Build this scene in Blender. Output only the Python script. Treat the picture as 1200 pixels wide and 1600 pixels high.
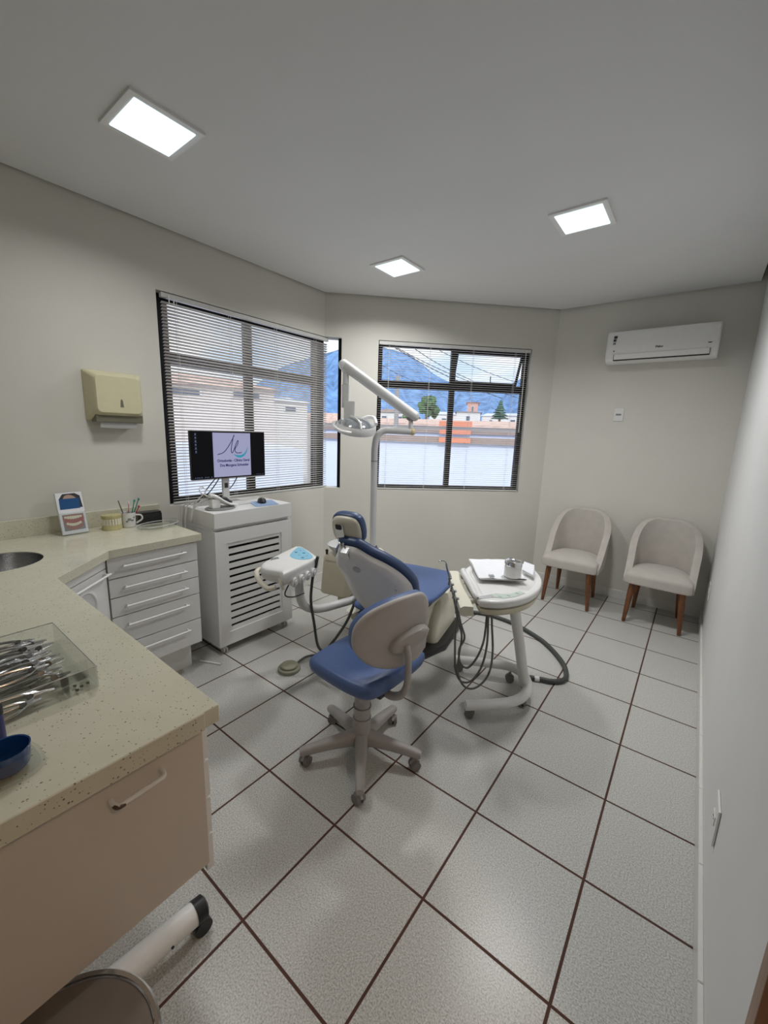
import bpy, bmesh, math, random
from mathutils import Vector, Matrix

for o in list(bpy.data.objects):
    bpy.data.objects.remove(o, do_unlink=True)
SC = bpy.context.scene
COL = SC.collection
PI = math.pi
random.seed(7)

# ------------------------------------------------------------------ camera
cam = bpy.data.cameras.new('camera')
cam.sensor_fit = 'VERTICAL'
cam.sensor_height = 36.0
cam.sensor_width = 27.0
cam.lens = 635.43 / 1600 * 36.0
cam.clip_start = 0.02
cam.clip_end = 3000
camo = bpy.data.objects.new('camera', cam)
COL.objects.link(camo)
YAW, PIT, ROL = -0.649985691, 0.194773609, -0.0348657984
fw = Vector((math.sin(YAW) * math.cos(PIT), math.cos(YAW) * math.cos(PIT), -math.sin(PIT)))
rt = Vector((math.cos(YAW), -math.sin(YAW), 0))
dnv = fw.cross(rt)
rt2 = rt * math.cos(ROL) + dnv * math.sin(ROL)
dn2 = -rt * math.sin(ROL) + dnv * math.cos(ROL)
m = Matrix((rt2, -dn2, -fw)).transposed().to_4x4()
m.translation = Vector((0.10649, -0.55826, 1.52519))
camo.matrix_world = m
SC.camera = camo

# ------------------------------------------------------------------ world, exposure
SC.view_settings.view_transform = 'Standard'
SC.view_settings.look = 'None'
SC.view_settings.exposure = 0.0
SC.view_settings.gamma = 1.0
SC.view_settings.use_curve_mapping = False
LAMP_POWER = 12.5
LAMP_SPREAD = math.radians(152)
LAMP_STRENGTH = 1.6
LAMP_COLOR = (0.74, 0.93, 1.0, 1)
SKY_STRENGTH = 1.25
HALL_STRENGTH = 74.0
SUN_STRENGTH = 1.6
sun = bpy.data.lights.new('sun', 'SUN')
sun.energy = SUN_STRENGTH
sun.angle = math.radians(3)
suno = bpy.data.objects.new('sun', sun)
COL.objects.link(suno)
suno.rotation_euler = Vector((-0.50, 0.70, -0.52)).to_track_quat('-Z', 'Y').to_euler()
suno.location = (3, -4, 6)

W = bpy.data.worlds.new('overcast_sky')
SC.world = W
W.use_nodes = True
nt = W.node_tree
nt.nodes.clear()
wo = nt.nodes.new('ShaderNodeOutputWorld')
bg = nt.nodes.new('ShaderNodeBackground')
tc = nt.nodes.new('ShaderNodeTexCoord')
mp = nt.nodes.new('ShaderNodeMapping')
mp.inputs['Scale'].default_value = (1.5, 1.5, 5)
nz = nt.nodes.new('ShaderNodeTexNoise')
nz.inputs['Scale'].default_value = 2.2
nz.inputs['Detail'].default_value = 6
rp = nt.nodes.new('ShaderNodeValToRGB')
rp.color_ramp.elements[0].position = 0.36
rp.color_ramp.elements[0].color = (0.62, 0.78, 0.98, 1)
rp.color_ramp.elements[1].position = 0.50
rp.color_ramp.elements[1].color = (0.95, 0.97, 1.0, 1)
nt.links.new(tc.outputs['Generated'], mp.inputs['Vector'])
nt.links.new(mp.outputs[0], nz.inputs['Vector'])
nt.links.new(nz.outputs['Fac'], rp.inputs['Fac'])
nt.links.new(rp.outputs['Color'], bg.inputs['Color'])
bg.inputs['Strength'].default_value = SKY_STRENGTH
nt.links.new(bg.outputs[0], wo.inputs['Surface'])

# ------------------------------------------------------------------ materials
def mat(name, col, rough=0.5, metal=0.0, spec=0.5, var=0.04, scale=30.0, bump=0.0, coat=0.0, trans=0.0, sheen=0.0):
    mt = bpy.data.materials.new(name)
    mt.use_nodes = True
    n = mt.node_tree.nodes
    l = mt.node_tree.links
    b = n['Principled BSDF']
    b.inputs['Roughness'].default_value = rough
    b.inputs['Metallic'].default_value = metal
    b.inputs['Specular IOR Level'].default_value = spec
    b.inputs['Coat Weight'].default_value = coat
    b.inputs['Transmission Weight'].default_value = trans
    b.inputs['Sheen Weight'].default_value = sheen
    t = n.new('ShaderNodeTexCoord')
    z = n.new('ShaderNodeTexNoise')
    z.inputs['Scale'].default_value = scale
    z.inputs['Detail'].default_value = 4
    l.new(t.outputs['Object'], z.inputs['Vector'])
    r = n.new('ShaderNodeValToRGB')
    c0 = [max(0, c * (1 - var)) for c in col]
    c1 = [min(1, c * (1 + var)) for c in col]
    r.color_ramp.elements[0].color = (*c0, 1)
    r.color_ramp.elements[1].color = (*c1, 1)
    r.color_ramp.elements[0].position = 0.3
    r.color_ramp.elements[1].position = 0.7
    l.new(z.outputs['Fac'], r.inputs['Fac'])
    l.new(r.outputs['Color'], b.inputs['Base Color'])
    if bump:
        bp = n.new('ShaderNodeBump')
        bp.inputs['Strength'].default_value = bump
        bp.inputs['Distance'].default_value = 0.002
        l.new(z.outputs['Fac'], bp.inputs['Height'])
        l.new(bp.outputs['Normal'], b.inputs['Normal'])
    return mt

def emis(name, col, s):
    mt = bpy.data.materials.new(name)
    mt.use_nodes = True
    n = mt.node_tree.nodes
    n.clear()
    o = n.new('ShaderNodeOutputMaterial')
    e = n.new('ShaderNodeEmission')
    e.inputs['Color'].default_value = col
    e.inputs['Strength'].default_value = s
    mt.node_tree.links.new(e.outputs[0], o.inputs['Surface'])
    return mt

def clear(name, tint=(1, 1, 1), refl=0.08, ior=1.3):
    mt = bpy.data.materials.new(name)
    mt.use_nodes = True
    n = mt.node_tree.nodes
    l = mt.node_tree.links
    n.clear()
    o = n.new('ShaderNodeOutputMaterial')
    tr = n.new('ShaderNodeBsdfTransparent')
    tr.inputs['Color'].default_value = (*tint, 1)
    g = n.new('ShaderNodeBsdfGlossy')
    g.inputs['Roughness'].default_value = 0.05
    lw = n.new('ShaderNodeLayerWeight')
    lw.inputs['Blend'].default_value = 0.5
    p3 = n.new('ShaderNodeMath'); p3.operation = 'POWER'; p3.inputs[1].default_value = 4.0
    l.new(lw.outputs['Facing'], p3.inputs[0])
    f = n.new('ShaderNodeMath'); f.operation = 'MULTIPLY_ADD'; f.inputs[1].default_value = 0.55; f.inputs[2].default_value = ((ior - 1) / (ior + 1)) ** 2
    l.new(p3.outputs[0], f.inputs[0])
    mx = n.new('ShaderNodeMixShader')
    l.new(f.outputs[0], mx.inputs[0])
    l.new(tr.outputs[0], mx.inputs[1])
    l.new(g.outputs[0], mx.inputs[2])
    l.new(mx.outputs[0], o.inputs['Surface'])
    return mt

def mth(n, l, op, a, b=None, c=None):
    x = n.new('ShaderNodeMath')
    x.operation = op
    for i, v in enumerate((a, b, c)):
        if v is None: continue
        if isinstance(v, (int, float)): x.inputs[i].default_value = v
        else: l.new(v, x.inputs[i])
    return x.outputs[0]

TILE = 0.41
def floor_material():
    mt = bpy.data.materials.new('speckled_floor_tile')
    mt.use_nodes = True
    n = mt.node_tree.nodes; l = mt.node_tree.links
    b = n['Principled BSDF']
    t = n.new('ShaderNodeTexCoord')
    s = n.new('ShaderNodeSeparateXYZ')
    l.new(t.outputs['Object'], s.inputs[0])
    def edge(v):
        u = mth(n, l, 'DIVIDE', v, TILE)
        f = mth(n, l, 'ROUND', u)
        d = mth(n, l, 'SUBTRACT', u, f)
        d = mth(n, l, 'ABSOLUTE', d)
        return mth(n, l, 'MULTIPLY', d, TILE)
    d = mth(n, l, 'MINIMUM', edge(s.outputs['X']), edge(s.outputs['Y']))
    g = n.new('ShaderNodeMapRange')
    g.inputs['From Min'].default_value = 0.0038
    g.inputs['From Max'].default_value = 0.0050
    l.new(d, g.inputs['Value'])
    z = n.new('ShaderNodeTexNoise')
    z.inputs['Scale'].default_value = 210
    z.inputs['Detail'].default_value = 3
    l.new(t.outputs['Object'], z.inputs['Vector'])
    r = n.new('ShaderNodeValToRGB')
    e = r.color_ramp.elements
    e[0].position = 0.33; e[0].color = (0.335, 0.328, 0.300, 1)
    e[1].position = 0.66; e[1].color = (0.65, 0.642, 0.605, 1)
    k = e.new(0.5); k.color = (0.515, 0.508, 0.478, 1)
    l.new(z.outputs['Fac'], r.inputs['Fac'])
    z2 = n.new('ShaderNodeTexNoise')
    z2.inputs['Scale'].default_value = 6
    l.new(t.outputs['Object'], z2.inputs['Vector'])
    r2 = n.new('ShaderNodeValToRGB')
    r2.color_ramp.elements[0].color = (0.060, 0.025, 0.017, 1)
    r2.color_ramp.elements[1].color = (0.105, 0.045, 0.030, 1)
    l.new(z2.outputs['Fac'], r2.inputs['Fac'])
    mx = n.new('ShaderNodeMix'); mx.data_type = 'RGBA'
    l.new(g.outputs[0], mx.inputs['Factor'])
    l.new(r2.outputs['Color'], mx.inputs['A'])
    l.new(r.outputs['Color'], mx.inputs['B'])
    l.new(mx.outputs['Result'], b.inputs['Base Color'])
    rr = n.new('ShaderNodeMapRange')
    rr.inputs['To Min'].default_value = 0.8
    rr.inputs['To Max'].default_value = 0.30
    l.new(g.outputs[0], rr.inputs['Value'])
    l.new(rr.outputs[0], b.inputs['Roughness'])
    b.inputs['Specular IOR Level'].default_value = 0.35
    bp = n.new('ShaderNodeBump')
    bp.inputs['Strength'].default_value = 0.5
    bp.inputs['Distance'].default_value = 0.002
    l.new(g.outputs[0], bp.inputs['Height'])
    l.new(bp.outputs['Normal'], b.inputs['Normal'])
    return mt

def quartz_material():
    mt = bpy.data.materials.new('speckled_quartz')
    mt.use_nodes = True
    n = mt.node_tree.nodes; l = mt.node_tree.links
    b = n['Principled BSDF']
    b.inputs['Roughness'].default_value = 0.16
    b.inputs['Specular IOR Level'].default_value = 0.5
    t = n.new('ShaderNodeTexCoord')
    v = n.new('ShaderNodeTexVoronoi')
    v.inputs['Scale'].default_value = 165
    l.new(t.outputs['Object'], v.inputs['Vector'])
    sp = n.new('ShaderNodeSeparateColor')
    l.new(v.outputs['Color'], sp.inputs[0])
    thr = mth(n, l, 'MULTIPLY', sp.outputs[0], sp.outputs[1])
    rad = mth(n, l, 'MULTIPLY', thr, 0.40)
    a = mth(n, l, 'LESS_THAN', v.outputs['Distance'], rad)
    c2 = mth(n, l, 'GREATER_THAN', thr, 0.36)
    a = mth(n, l, 'MULTIPLY', a, c2)
    z = n.new('ShaderNodeTexNoise')
    z.inputs['Scale'].default_value = 14
    z.inputs['Detail'].default_value = 5
    l.new(t.outputs['Object'], z.inputs['Vector'])
    r = n.new('ShaderNodeValToRGB')
    r.color_ramp.elements[0].color = (0.605, 0.58, 0.445, 1)
    r.color_ramp.elements[1].color = (0.70, 0.675, 0.545, 1)
    l.new(z.outputs['Fac'], r.inputs['Fac'])
    r2 = n.new('ShaderNodeValToRGB')
    r2.color_ramp.elements[0].color = (0.09, 0.07, 0.05, 1)
    r2.color_ramp.elements[1].color = (0.40, 0.33, 0.22, 1)
    l.new(sp.outputs[2], r2.inputs['Fac'])
    mx = n.new('ShaderNodeMix'); mx.data_type = 'RGBA'
    l.new(a, mx.inputs['Factor'])
    l.new(r.outputs['Color'], mx.inputs['A'])
    l.new(r2.outputs['Color'], mx.inputs['B'])
    l.new(mx.outputs['Result'], b.inputs['Base Color'])
    return mt

def wood_material(name, c0, c1, rough=0.35, axis='Z'):
    mt = bpy.data.materials.new(name)
    mt.use_nodes = True
    n = mt.node_tree.nodes; l = mt.node_tree.links
    b = n['Principled BSDF']
    b.inputs['Roughness'].default_value = rough
    t = n.new('ShaderNodeTexCoord')
    mp_ = n.new('ShaderNodeMapping')
    mp_.inputs['Scale'].default_value = (40, 40, 4)
    l.new(t.outputs['Object'], mp_.inputs['Vector'])
    z = n.new('ShaderNodeTexNoise')
    z.inputs['Scale'].default_value = 2
    z.inputs['Detail'].default_value = 6
    z.inputs['Distortion'].default_value = 0.6
    l.new(mp_.outputs[0], z.inputs['Vector'])
    r = n.new('ShaderNodeValToRGB')
    r.color_ramp.elements[0].color = (*c0, 1); r.color_ramp.elements[0].position = 0.35
    r.color_ramp.elements[1].color = (*c1, 1); r.color_ramp.elements[1].position = 0.68
    l.new(z.outputs['Fac'], r.inputs['Fac'])
    l.new(r.outputs['Color'], b.inputs['Base Color'])
    return mt

M = {}
M['wall'] = mat('warm_wall_paint', (0.675, 0.655, 0.590), 0.85, spec=0.2, var=0.015, scale=3)
M['hall_wall'] = mat('hall_wall_paint', (0.70, 0.60, 0.48), 0.8, spec=0.2, var=0.02, scale=3)
M['wall_r'] = mat('satin_wall_paint', (0.75, 0.745, 0.73), 0.55, spec=0.35, var=0.015, scale=3)
M['ceil'] = mat('white_ceiling_paint', (0.76, 0.76, 0.755), 0.8, spec=0.2, var=0.01, scale=3)
M['floor'] = floor_material()
M['quartz'] = quartz_material()
M['skirt'] = mat('skirting_tile', (0.72, 0.70, 0.66), 0.3, var=0.03)
M['white_mdf'] = mat('white_lacquer', (0.80, 0.795, 0.77), 0.32, var=0.01, scale=6)
M['warm_lit_mdf'] = mat('warm_lit_laminate', (0.64, 0.57, 0.49), 0.38, var=0.02, scale=6)  # warm bounce light on the near cabinet is put into this base colour
M['white_metal'] = mat('white_painted_metal', (0.84, 0.83, 0.81), 0.3, var=0.01)
M['black_frame'] = mat('black_window_paint', (0.008, 0.008, 0.011), 0.55, spec=0.25, var=0.2)
M['slat'] = mat('blind_slat_enamel', (0.90, 0.87, 0.83), 0.42, var=0.02, scale=4)
def add_translucent(mt, fac, col):
    n = mt.node_tree.nodes; l = mt.node_tree.links
    o = [x for x in n if x.type == 'OUTPUT_MATERIAL'][0]
    b = n['Principled BSDF']
    tr = n.new('ShaderNodeBsdfTranslucent'); tr.inputs['Color'].default_value = (*col, 1)
    mx = n.new('ShaderNodeMixShader'); mx.inputs[0].default_value = fac
    l.new(b.outputs[0], mx.inputs[1]); l.new(tr.outputs[0], mx.inputs[2]); l.new(mx.outputs[0], o.inputs['Surface'])
add_translucent(M['slat'], 0.45, (0.92, 0.89, 0.87))
M['rail'] = mat('blind_rail_enamel', (0.66, 0.65, 0.62), 0.4, var=0.02)
M['cord'] = mat('blind_cord', (0.80, 0.79, 0.76), 0.8)
M['glass'] = clear('window_glass', (0.97, 0.985, 1.0))
M['acrylic'] = clear('clear_acrylic', (0.955, 0.965, 0.96), ior=1.49)
M['blue_acrylic'] = clear('blue_acrylic', (0.05, 0.16, 0.42), ior=1.45)
M['blue_vinyl'] = mat('blue_vinyl', (0.070, 0.120, 0.275), 0.42, var=0.06, scale=60, bump=0.05)
M['navy_vinyl'] = mat('navy_vinyl', (0.040, 0.075, 0.175), 0.40, var=0.06, scale=60, bump=0.05)
M['grey_plastic'] = mat('grey_plastic', (0.40, 0.375, 0.36), 0.45, var=0.03)
M['grey_shell'] = mat('grey_backrest_shell', (0.43, 0.40, 0.385), 0.42, var=0.03)
M['light_grey'] = mat('light_grey_plastic', (0.62, 0.615, 0.60), 0.4, var=0.02)
M['plug'] = mat('plug_grey', (0.46, 0.46, 0.45), 0.35, var=0.1)
M['mid_grey'] = mat('mid_grey_plastic', (0.22, 0.22, 0.21), 0.5, var=0.03)
M['off_white'] = mat('off_white_plastic', (0.78, 0.77, 0.745), 0.28, var=0.015, coat=0.2)
M['beige'] = mat('aged_beige_plastic', (0.66, 0.60, 0.44), 0.38, var=0.04, scale=8)
M['cream_plastic'] = mat('aged_cream_plastic', (0.74, 0.70, 0.57), 0.35, var=0.03, scale=8)
M['olive'] = mat('olive_rubber', (0.27, 0.27, 0.19), 0.6, var=0.06)
M['black'] = mat('black_plastic', (0.012, 0.012, 0.013), 0.35, var=0.1)
M['dark_rubber'] = mat('dark_rubber', (0.035, 0.037, 0.035), 0.55, var=0.1)
M['hose'] = mat('dark_grey_hose', (0.055, 0.06, 0.055), 0.5, var=0.1)
M['hose_grey'] = mat('grey_tubing', (0.15, 0.15, 0.14), 0.4, var=0.06)
M['wheel'] = mat('caster_grey', (0.20, 0.185, 0.175), 0.5, var=0.06)
M['chrome'] = mat('chrome', (0.82, 0.82, 0.83), 0.12, metal=1.0, var=0.01)
M['steel'] = mat('brushed_steel', (0.62, 0.62, 0.62), 0.20, metal=1.0, var=0.05, scale=80)
M['dark_steel'] = mat('darkened_steel', (0.16, 0.155, 0.15), 0.3, metal=1.0, var=0.1)
M['paper'] = mat('white_paper', (0.82, 0.83, 0.85), 0.7, var=0.01)
M['fabric'] = mat('pale_grey_velvet', (0.525, 0.485, 0.44), 0.9, spec=0.15, var=0.05, scale=14, bump=0.08, sheen=0.25)
M['leg_wood'] = wood_material('stained_leg_wood', (0.115, 0.040, 0.013), (0.215, 0.082, 0.026))
M['door_wood'] = wood_material('brown_door_wood', (0.20, 0.095, 0.045), (0.30, 0.150, 0.075))
M['brown_vinyl'] = mat('brown_vinyl', (0.20, 0.165, 0.14), 0.4, var=0.05)
M['dispenser'] = mat('cream_dispenser_plastic', (0.66, 0.61, 0.40), 0.38, var=0.02)
M['dispenser_dark'] = mat('dispenser_dark_grey', (0.16, 0.15, 0.10), 0.5)  # plain dark tone for the level window and outlet slot
M['screen_black'] = mat('screen_black', (0.004, 0.004, 0.006), 0.45, spec=0.12, var=0.0)
M['screen_white'] = emis('screen_lilac_image', (0.53, 0.53, 0.80, 1), 0.62)
M['screen_navy'] = emis('screen_navy_ink', (0.012, 0.012, 0.10, 1), 1.0)
M['screen_teal'] = emis('screen_teal_ink', (0.05, 0.35, 0.50, 1), 0.8)
M['screen_icon'] = emis('screen_icon_blue', (0.20, 0.26, 0.42, 1), 0.5)
M['mousepad'] = mat('light_blue_mat', (0.30, 0.42, 0.62), 0.7)
M['keypad'] = mat('cyan_keypad', (0.22, 0.52, 0.68), 0.4, var=0.05)
M['lcd'] = mat('lcd_grey', (0.20, 0.22, 0.21), 0.2)
M['pale_green'] = mat('pale_green_overlay', (0.55, 0.63, 0.55), 0.4)
M['stone'] = mat('yellow_dental_stone', (0.56, 0.50, 0.25), 0.5, var=0.12, scale=40)
M['tooth'] = mat('ivory_tooth', (0.80, 0.76, 0.60), 0.3, var=0.05)
M['gum'] = mat('gum_pink', (0.42, 0.13, 0.12), 0.4)
M['lip'] = mat('lip_pink', (0.40, 0.20, 0.17), 0.4)
M['skin'] = mat('printed_skin', (0.45, 0.31, 0.25), 0.4)
M['ink_blue'] = mat('printed_blue', (0.004, 0.075, 0.23), 0.3, var=0.05)
M['ink_dark'] = mat('printed_dark', (0.03, 0.03, 0.035), 0.4)
M['ink_grey'] = mat('printed_grey', (0.25, 0.25, 0.26), 0.4)
M['ceramic'] = mat('white_ceramic', (0.80, 0.79, 0.77), 0.15, var=0.01, coat=0.4)
M['green'] = mat('green_plastic', (0.03, 0.30, 0.22), 0.35)
M['red'] = mat('red_plastic', (0.45, 0.03, 0.05), 0.35)
M['pink'] = mat('pink_plastic', (0.60, 0.28, 0.30), 0.35)
M['mirror_glass'] = mat('reflector_glass', (0.62, 0.66, 0.70), 0.12, metal=0.8, var=0.15, scale=40)
M['scratch'] = mat('scratched_brown_metal', (0.10, 0.07, 0.05), 0.5)
M['yellow_cap'] = mat('yellowed_cap', (0.62, 0.52, 0.30), 0.4)
# outdoors
M['mountain'] = mat('haze_tinted_forest_hill', (0.19, 0.33, 0.58), 1.0, spec=0, var=0.35, scale=0.05)  # aerial haze is put into the blue base colour
M['white_render'] = mat('white_render', (0.72, 0.77, 0.92), 0.9, spec=0.1, var=0.03, scale=0.8)
M['pale_render'] = mat('pale_render', (0.82, 0.80, 0.78), 0.9, spec=0.1, var=0.05, scale=0.8)
M['beige_render'] = mat('beige_render', (0.86, 0.78, 0.74), 0.9, spec=0.1, var=0.05, scale=0.8)
M['pink_render'] = mat('pink_render', (0.70, 0.42, 0.36), 0.9, spec=0.1, var=0.05, scale=0.8)
M['terracotta'] = mat('terracotta_roof', (0.72, 0.52, 0.44), 0.9, spec=0.1, var=0.25, scale=3)
M['orange'] = mat('orange_board', (0.80, 0.30, 0.19), 0.8, spec=0.1, var=0.05)
M['brown_rail'] = mat('brown_roof_edge', (0.36, 0.28, 0.25), 0.8, spec=0.1, var=0.1, scale=2)
M['foliage'] = mat('green_foliage', (0.09, 0.17, 0.075), 0.9, spec=0.1, var=0.6, scale=2.5)
M['conifer'] = mat('conifer_foliage', (0.06, 0.13, 0.10), 0.9, spec=0.1, var=0.5, scale=2.5)
M['street'] = mat('street_grey', (0.35, 0.36, 0.38), 0.9, var=0.1, scale=0.5)
M['concrete'] = mat('pole_concrete', (0.34, 0.34, 0.34), 0.9, var=0.1)
M['pane_dark'] = mat('dark_pane', (0.10, 0.13, 0.20), 0.2)
LAMP = emis('lit_diffuser', LAMP_COLOR, LAMP_STRENGTH)

# ------------------------------------------------------------------ mesh builder
ROOT = {}
def world_loc(o):
    v = Vector((0, 0, 0))
    while o is not None:
        v += o.location
        o = o.parent
    return v

class B:
    def __init__(self):
        self.bm = bmesh.new()
        self.M = Matrix.Identity(4)
    def v(self, p):
        return self.bm.verts.new(self.M @ Vector(p))
    def face(self, vs):
        try:
            return self.bm.faces.new(vs)
        except ValueError:
            return None
    def ring_loft(self, rings, closed=True, cap0=True, cap1=True, loop=False):
        R = [[self.v(p) for p in r] for r in rings]
        n = len(R[0])
        pairs = list(zip(R[:-1], R[1:]))
        if loop: pairs.append((R[-1], R[0]))
        for a, b in pairs:
            for i in range(n if closed else n - 1):
                j = (i + 1) % n
                self.face([a[i], a[j], b[j], b[i]])
        if not loop:
            if cap0: self.face(list(reversed(R[0])))
            if cap1: self.face(R[-1])
        return self
    def box(self, x0, x1, y0, y1, z0, z1, bev=0.0, seg=2):
        pts = [(x0, y0, z0), (x1, y0, z0), (x1, y1, z0), (x0, y1, z0), (x0, y0, z1), (x1, y0, z1), (x1, y1, z1), (x0, y1, z1)]
        vs = [self.v(p) for p in pts]
        fs = [self.face([vs[i] for i in f]) for f in ((0, 3, 2, 1), (4, 5, 6, 7), (0, 1, 5, 4), (1, 2, 6, 5), (2, 3, 7, 6), (3, 0, 4, 7))]
        if bev > 0:
            es = set()
            for f in fs: es.update(f.edges)
            bmesh.ops.bevel(self.bm, geom=list(es), offset=bev, segments=seg, affect='EDGES', profile=0.5, clamp_overlap=True)
        return self
    def prism(self, pts, z0, z1, bev=0.0, seg=2):
        a = [self.v((x, y, z0)) for x, y in pts]
        b = [self.v((x, y, z1)) for x, y in pts]
        n = len(pts)
        f0 = self.face(list(reversed(a)))
        f1 = self.face(b)
        for i in range(n):
            j = (i + 1) % n
            self.face([a[i], a[j], b[j], b[i]])
        if bev > 0:
            es = list(set(list(f0.edges) + list(f1.edges)))
            bmesh.ops.bevel(self.bm, geom=es, offset=bev, segments=seg, affect='EDGES', profile=0.5, clamp_overlap=True)
        return self
    def cyl(self, p0, p1, r0, r1=None, n=20):
        r1 = r0 if r1 is None else r1
        p0 = Vector(p0); p1 = Vector(p1)
        d = (p1 - p0).normalized()
        u = d.orthogonal().normalized()
        w = d.cross(u)
        rr = []
        for p, r in ((p0, r0), (p1, r1)):
            rr.append([p + (u * math.cos(2 * PI * i / n) + w * math.sin(2 * PI * i / n)) * r for i in range(n)])
        return self.ring_loft(rr)
    def tube(self, pts, r, n=12, smooth=6, closed=False, flat=1.0, up=None):
        P = [Vector(p) for p in pts]
        rad = r if isinstance(r, (list, tuple)) else [r] * len(P)
        if smooth and len(P) > 2:
            Q = []; RR = []
            m_ = len(P)
            rng = range(m_) if closed else range(m_ - 1)
            for i in rng:
                if closed:
                    a, b, c, d = P[(i - 1) % m_], P[i], P[(i + 1) % m_], P[(i + 2) % m_]
                else:
                    a, b, c, d = P[max(i - 1, 0)], P[i], P[i + 1], P[min(i + 2, m_ - 1)]
                for k in range(smooth):
                    t = k / smooth
                    Q.append(0.5 * ((2 * b) + (c - a) * t + (2 * a - 5 * b + 4 * c - d) * t * t + (3 * b - a - 3 * c + d) * t ** 3))
                    RR.append(rad[i] * (1 - t) + rad[(i + 1) % m_] * t)
            if not closed:
                Q.append(P[-1]); RR.append(rad[-1])
            P, rad = Q, RR
        m_ = len(P)
        def tan(i):
            if closed: return (P[(i + 1) % m_] - P[(i - 1) % m_]).normalized()
            return (P[min(i + 1, m_ - 1)] - P[max(i - 1, 0)]).normalized()
        t0 = tan(0)
        u = (Vector(up) - t0 * Vector(up).dot(t0)).normalized() if up else t0.orthogonal().normalized()
        rings = []
        for i in range(m_):
            t = tan(i)
            if up and abs(Vector(up).dot(t)) < 0.98: u = Vector(up)
            u = (u - t * u.dot(t)).normalized()
            w = t.cross(u)
            rings.append([P[i] + (u * math.cos(2 * PI * k / n) * flat + w * math.sin(2 * PI * k / n)) * rad[i] for k in range(n)])
        return self.ring_loft(rings, loop=closed)
    def lathe(self, prof, c=(0, 0, 0), n=32, sx=1.0, sy=1.0):
        c = Vector(c)
        rings = [[c + Vector((r * sx * math.cos(2 * PI * i / n), r * sy * math.sin(2 * PI * i / n), z)) for i in range(n)] for r, z in prof]
        if prof[0][0] > 0.002 and prof[-1][0] > 0.002:
            return self.ring_loft(rings, loop=True)
        return self.ring_loft(rings)
    def sphere(self, c, r, n=20, sz=1.0):
        k = n // 2
        prof = [(max(1e-4, r * math.sin(PI * i / k)), -r * sz * math.cos(PI * i / k)) for i in range(k + 1)]
        return self.lathe(prof, c, n)
    def build(self, name, mt, parent=None, ang=35, kind=None, label=None, smooth=True):
        bm = self.bm
        bmesh.ops.remove_doubles(bm, verts=bm.verts, dist=1e-6)
        bmesh.ops.recalc_face_normals(bm, faces=bm.faces)
        off = Vector((0, 0, 0))
        if parent is not None:
            r = parent
            while r.parent is not None: r = r.parent
            if not ROOT.get(r.name, False):
                off = world_loc(parent)
        if off.length > 0:
            bmesh.ops.translate(bm, verts=bm.verts, vec=-off)
        me = bpy.data.meshes.new(name)
        bm.to_mesh(me)
        bm.free()
        if smooth:
            for p in me.polygons: p.use_smooth = True
            try: me.set_sharp_from_angle(angle=math.radians(ang))
            except Exception: pass
        me.materials.append(mt)
        o = bpy.data.objects.new(name, me)
        COL.objects.link(o)
        if smooth:
            wn = o.modifiers.new('weighted_normal', 'WEIGHTED_NORMAL')
            wn.keep_sharp = True
        if parent is not None: o.parent = parent
        if kind: o['kind'] = kind
        if label: o['label'] = label
        return o

def thing(name, label, cat, loc=(0, 0, 0), rotz=0.0, group=None, local=False):
    o = bpy.data.objects.new(name, None)
    o.empty_display_size = 0.05
    COL.objects.link(o)
    o.location = loc
    o.rotation_euler = (0, 0, rotz)
    o['label'] = label
    o['category'] = cat
    if group: o['group'] = group
    ROOT[o.name] = local
    return o

def tag(o, label, cat, group=None):
    o['label'] = label
    o['category'] = cat
    if group: o['group'] = group
    return o

def struct(o):
    o['kind'] = 'structure'
    return o

def dup(root, loc=None, rotz=None, label=None, group=None):
    r = root.copy()
    COL.objects.link(r)
    if loc is not None: r.location = loc
    if rotz is not None: r.rotation_euler = (r.rotation_euler[0], r.rotation_euler[1], rotz)
    if label: r['label'] = label
    if group: r['group'] = group
    for ch in list(root.children):
        c = ch.copy(); COL.objects.link(c); c.parent = r
        for g in list(ch.children):
            d = g.copy(); COL.objects.link(d); d.parent = c
    return r

def frame(o, x, y):
    x = Vector(x).normalized(); y = Vector(y); y = (y - x * y.dot(x)).normalized()
    z = x.cross(y)
    mm = Matrix((x, y, z)).transposed().to_4x4()
    mm.translation = Vector(o)
    return mm

def text(body, size, mt, Mx, name, parent=None, ext=0.0004, bold=0.0, space=1.0, align='LEFT'):
    cu = bpy.data.curves.new('t', 'FONT')
    cu.body = body
    cu.size = size
    cu.extrude = ext
    cu.offset = bold
    cu.space_character = space
    cu.align_x = align
    to = bpy.data.objects.new('t', cu)
    COL.objects.link(to)
    dg = bpy.context.evaluated_depsgraph_get()
    me = bpy.data.meshes.new_from_object(to.evaluated_get(dg))
    bpy.data.objects.remove(to, do_unlink=True)
    me.transform(Mx)
    if parent is not None:
        r = parent
        while r.parent is not None: r = r.parent
        if not ROOT.get(r.name, False):
            me.transform(Matrix.Translation(-world_loc(parent)))
    me.materials.clear()
    me.materials.append(mt)
    me.name = name
    o = bpy.data.objects.new(name, me)
    COL.objects.link(o)
    if parent is not None: o.parent = parent
    return o

def rrect(x0, x1, y0, y1, r, n=5):
    out = []
    for cx, cy, a0 in ((x1 - r, y0 + r, -90), (x1 - r, y1 - r, 0), (x0 + r, y1 - r, 90), (x0 + r, y0 + r, 180)):
        for k in range(n + 1):
            a = math.radians(a0 + 90 * k / n)
            out.append((cx + r * math.cos(a), cy + r * math.sin(a)))
    return out

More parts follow.
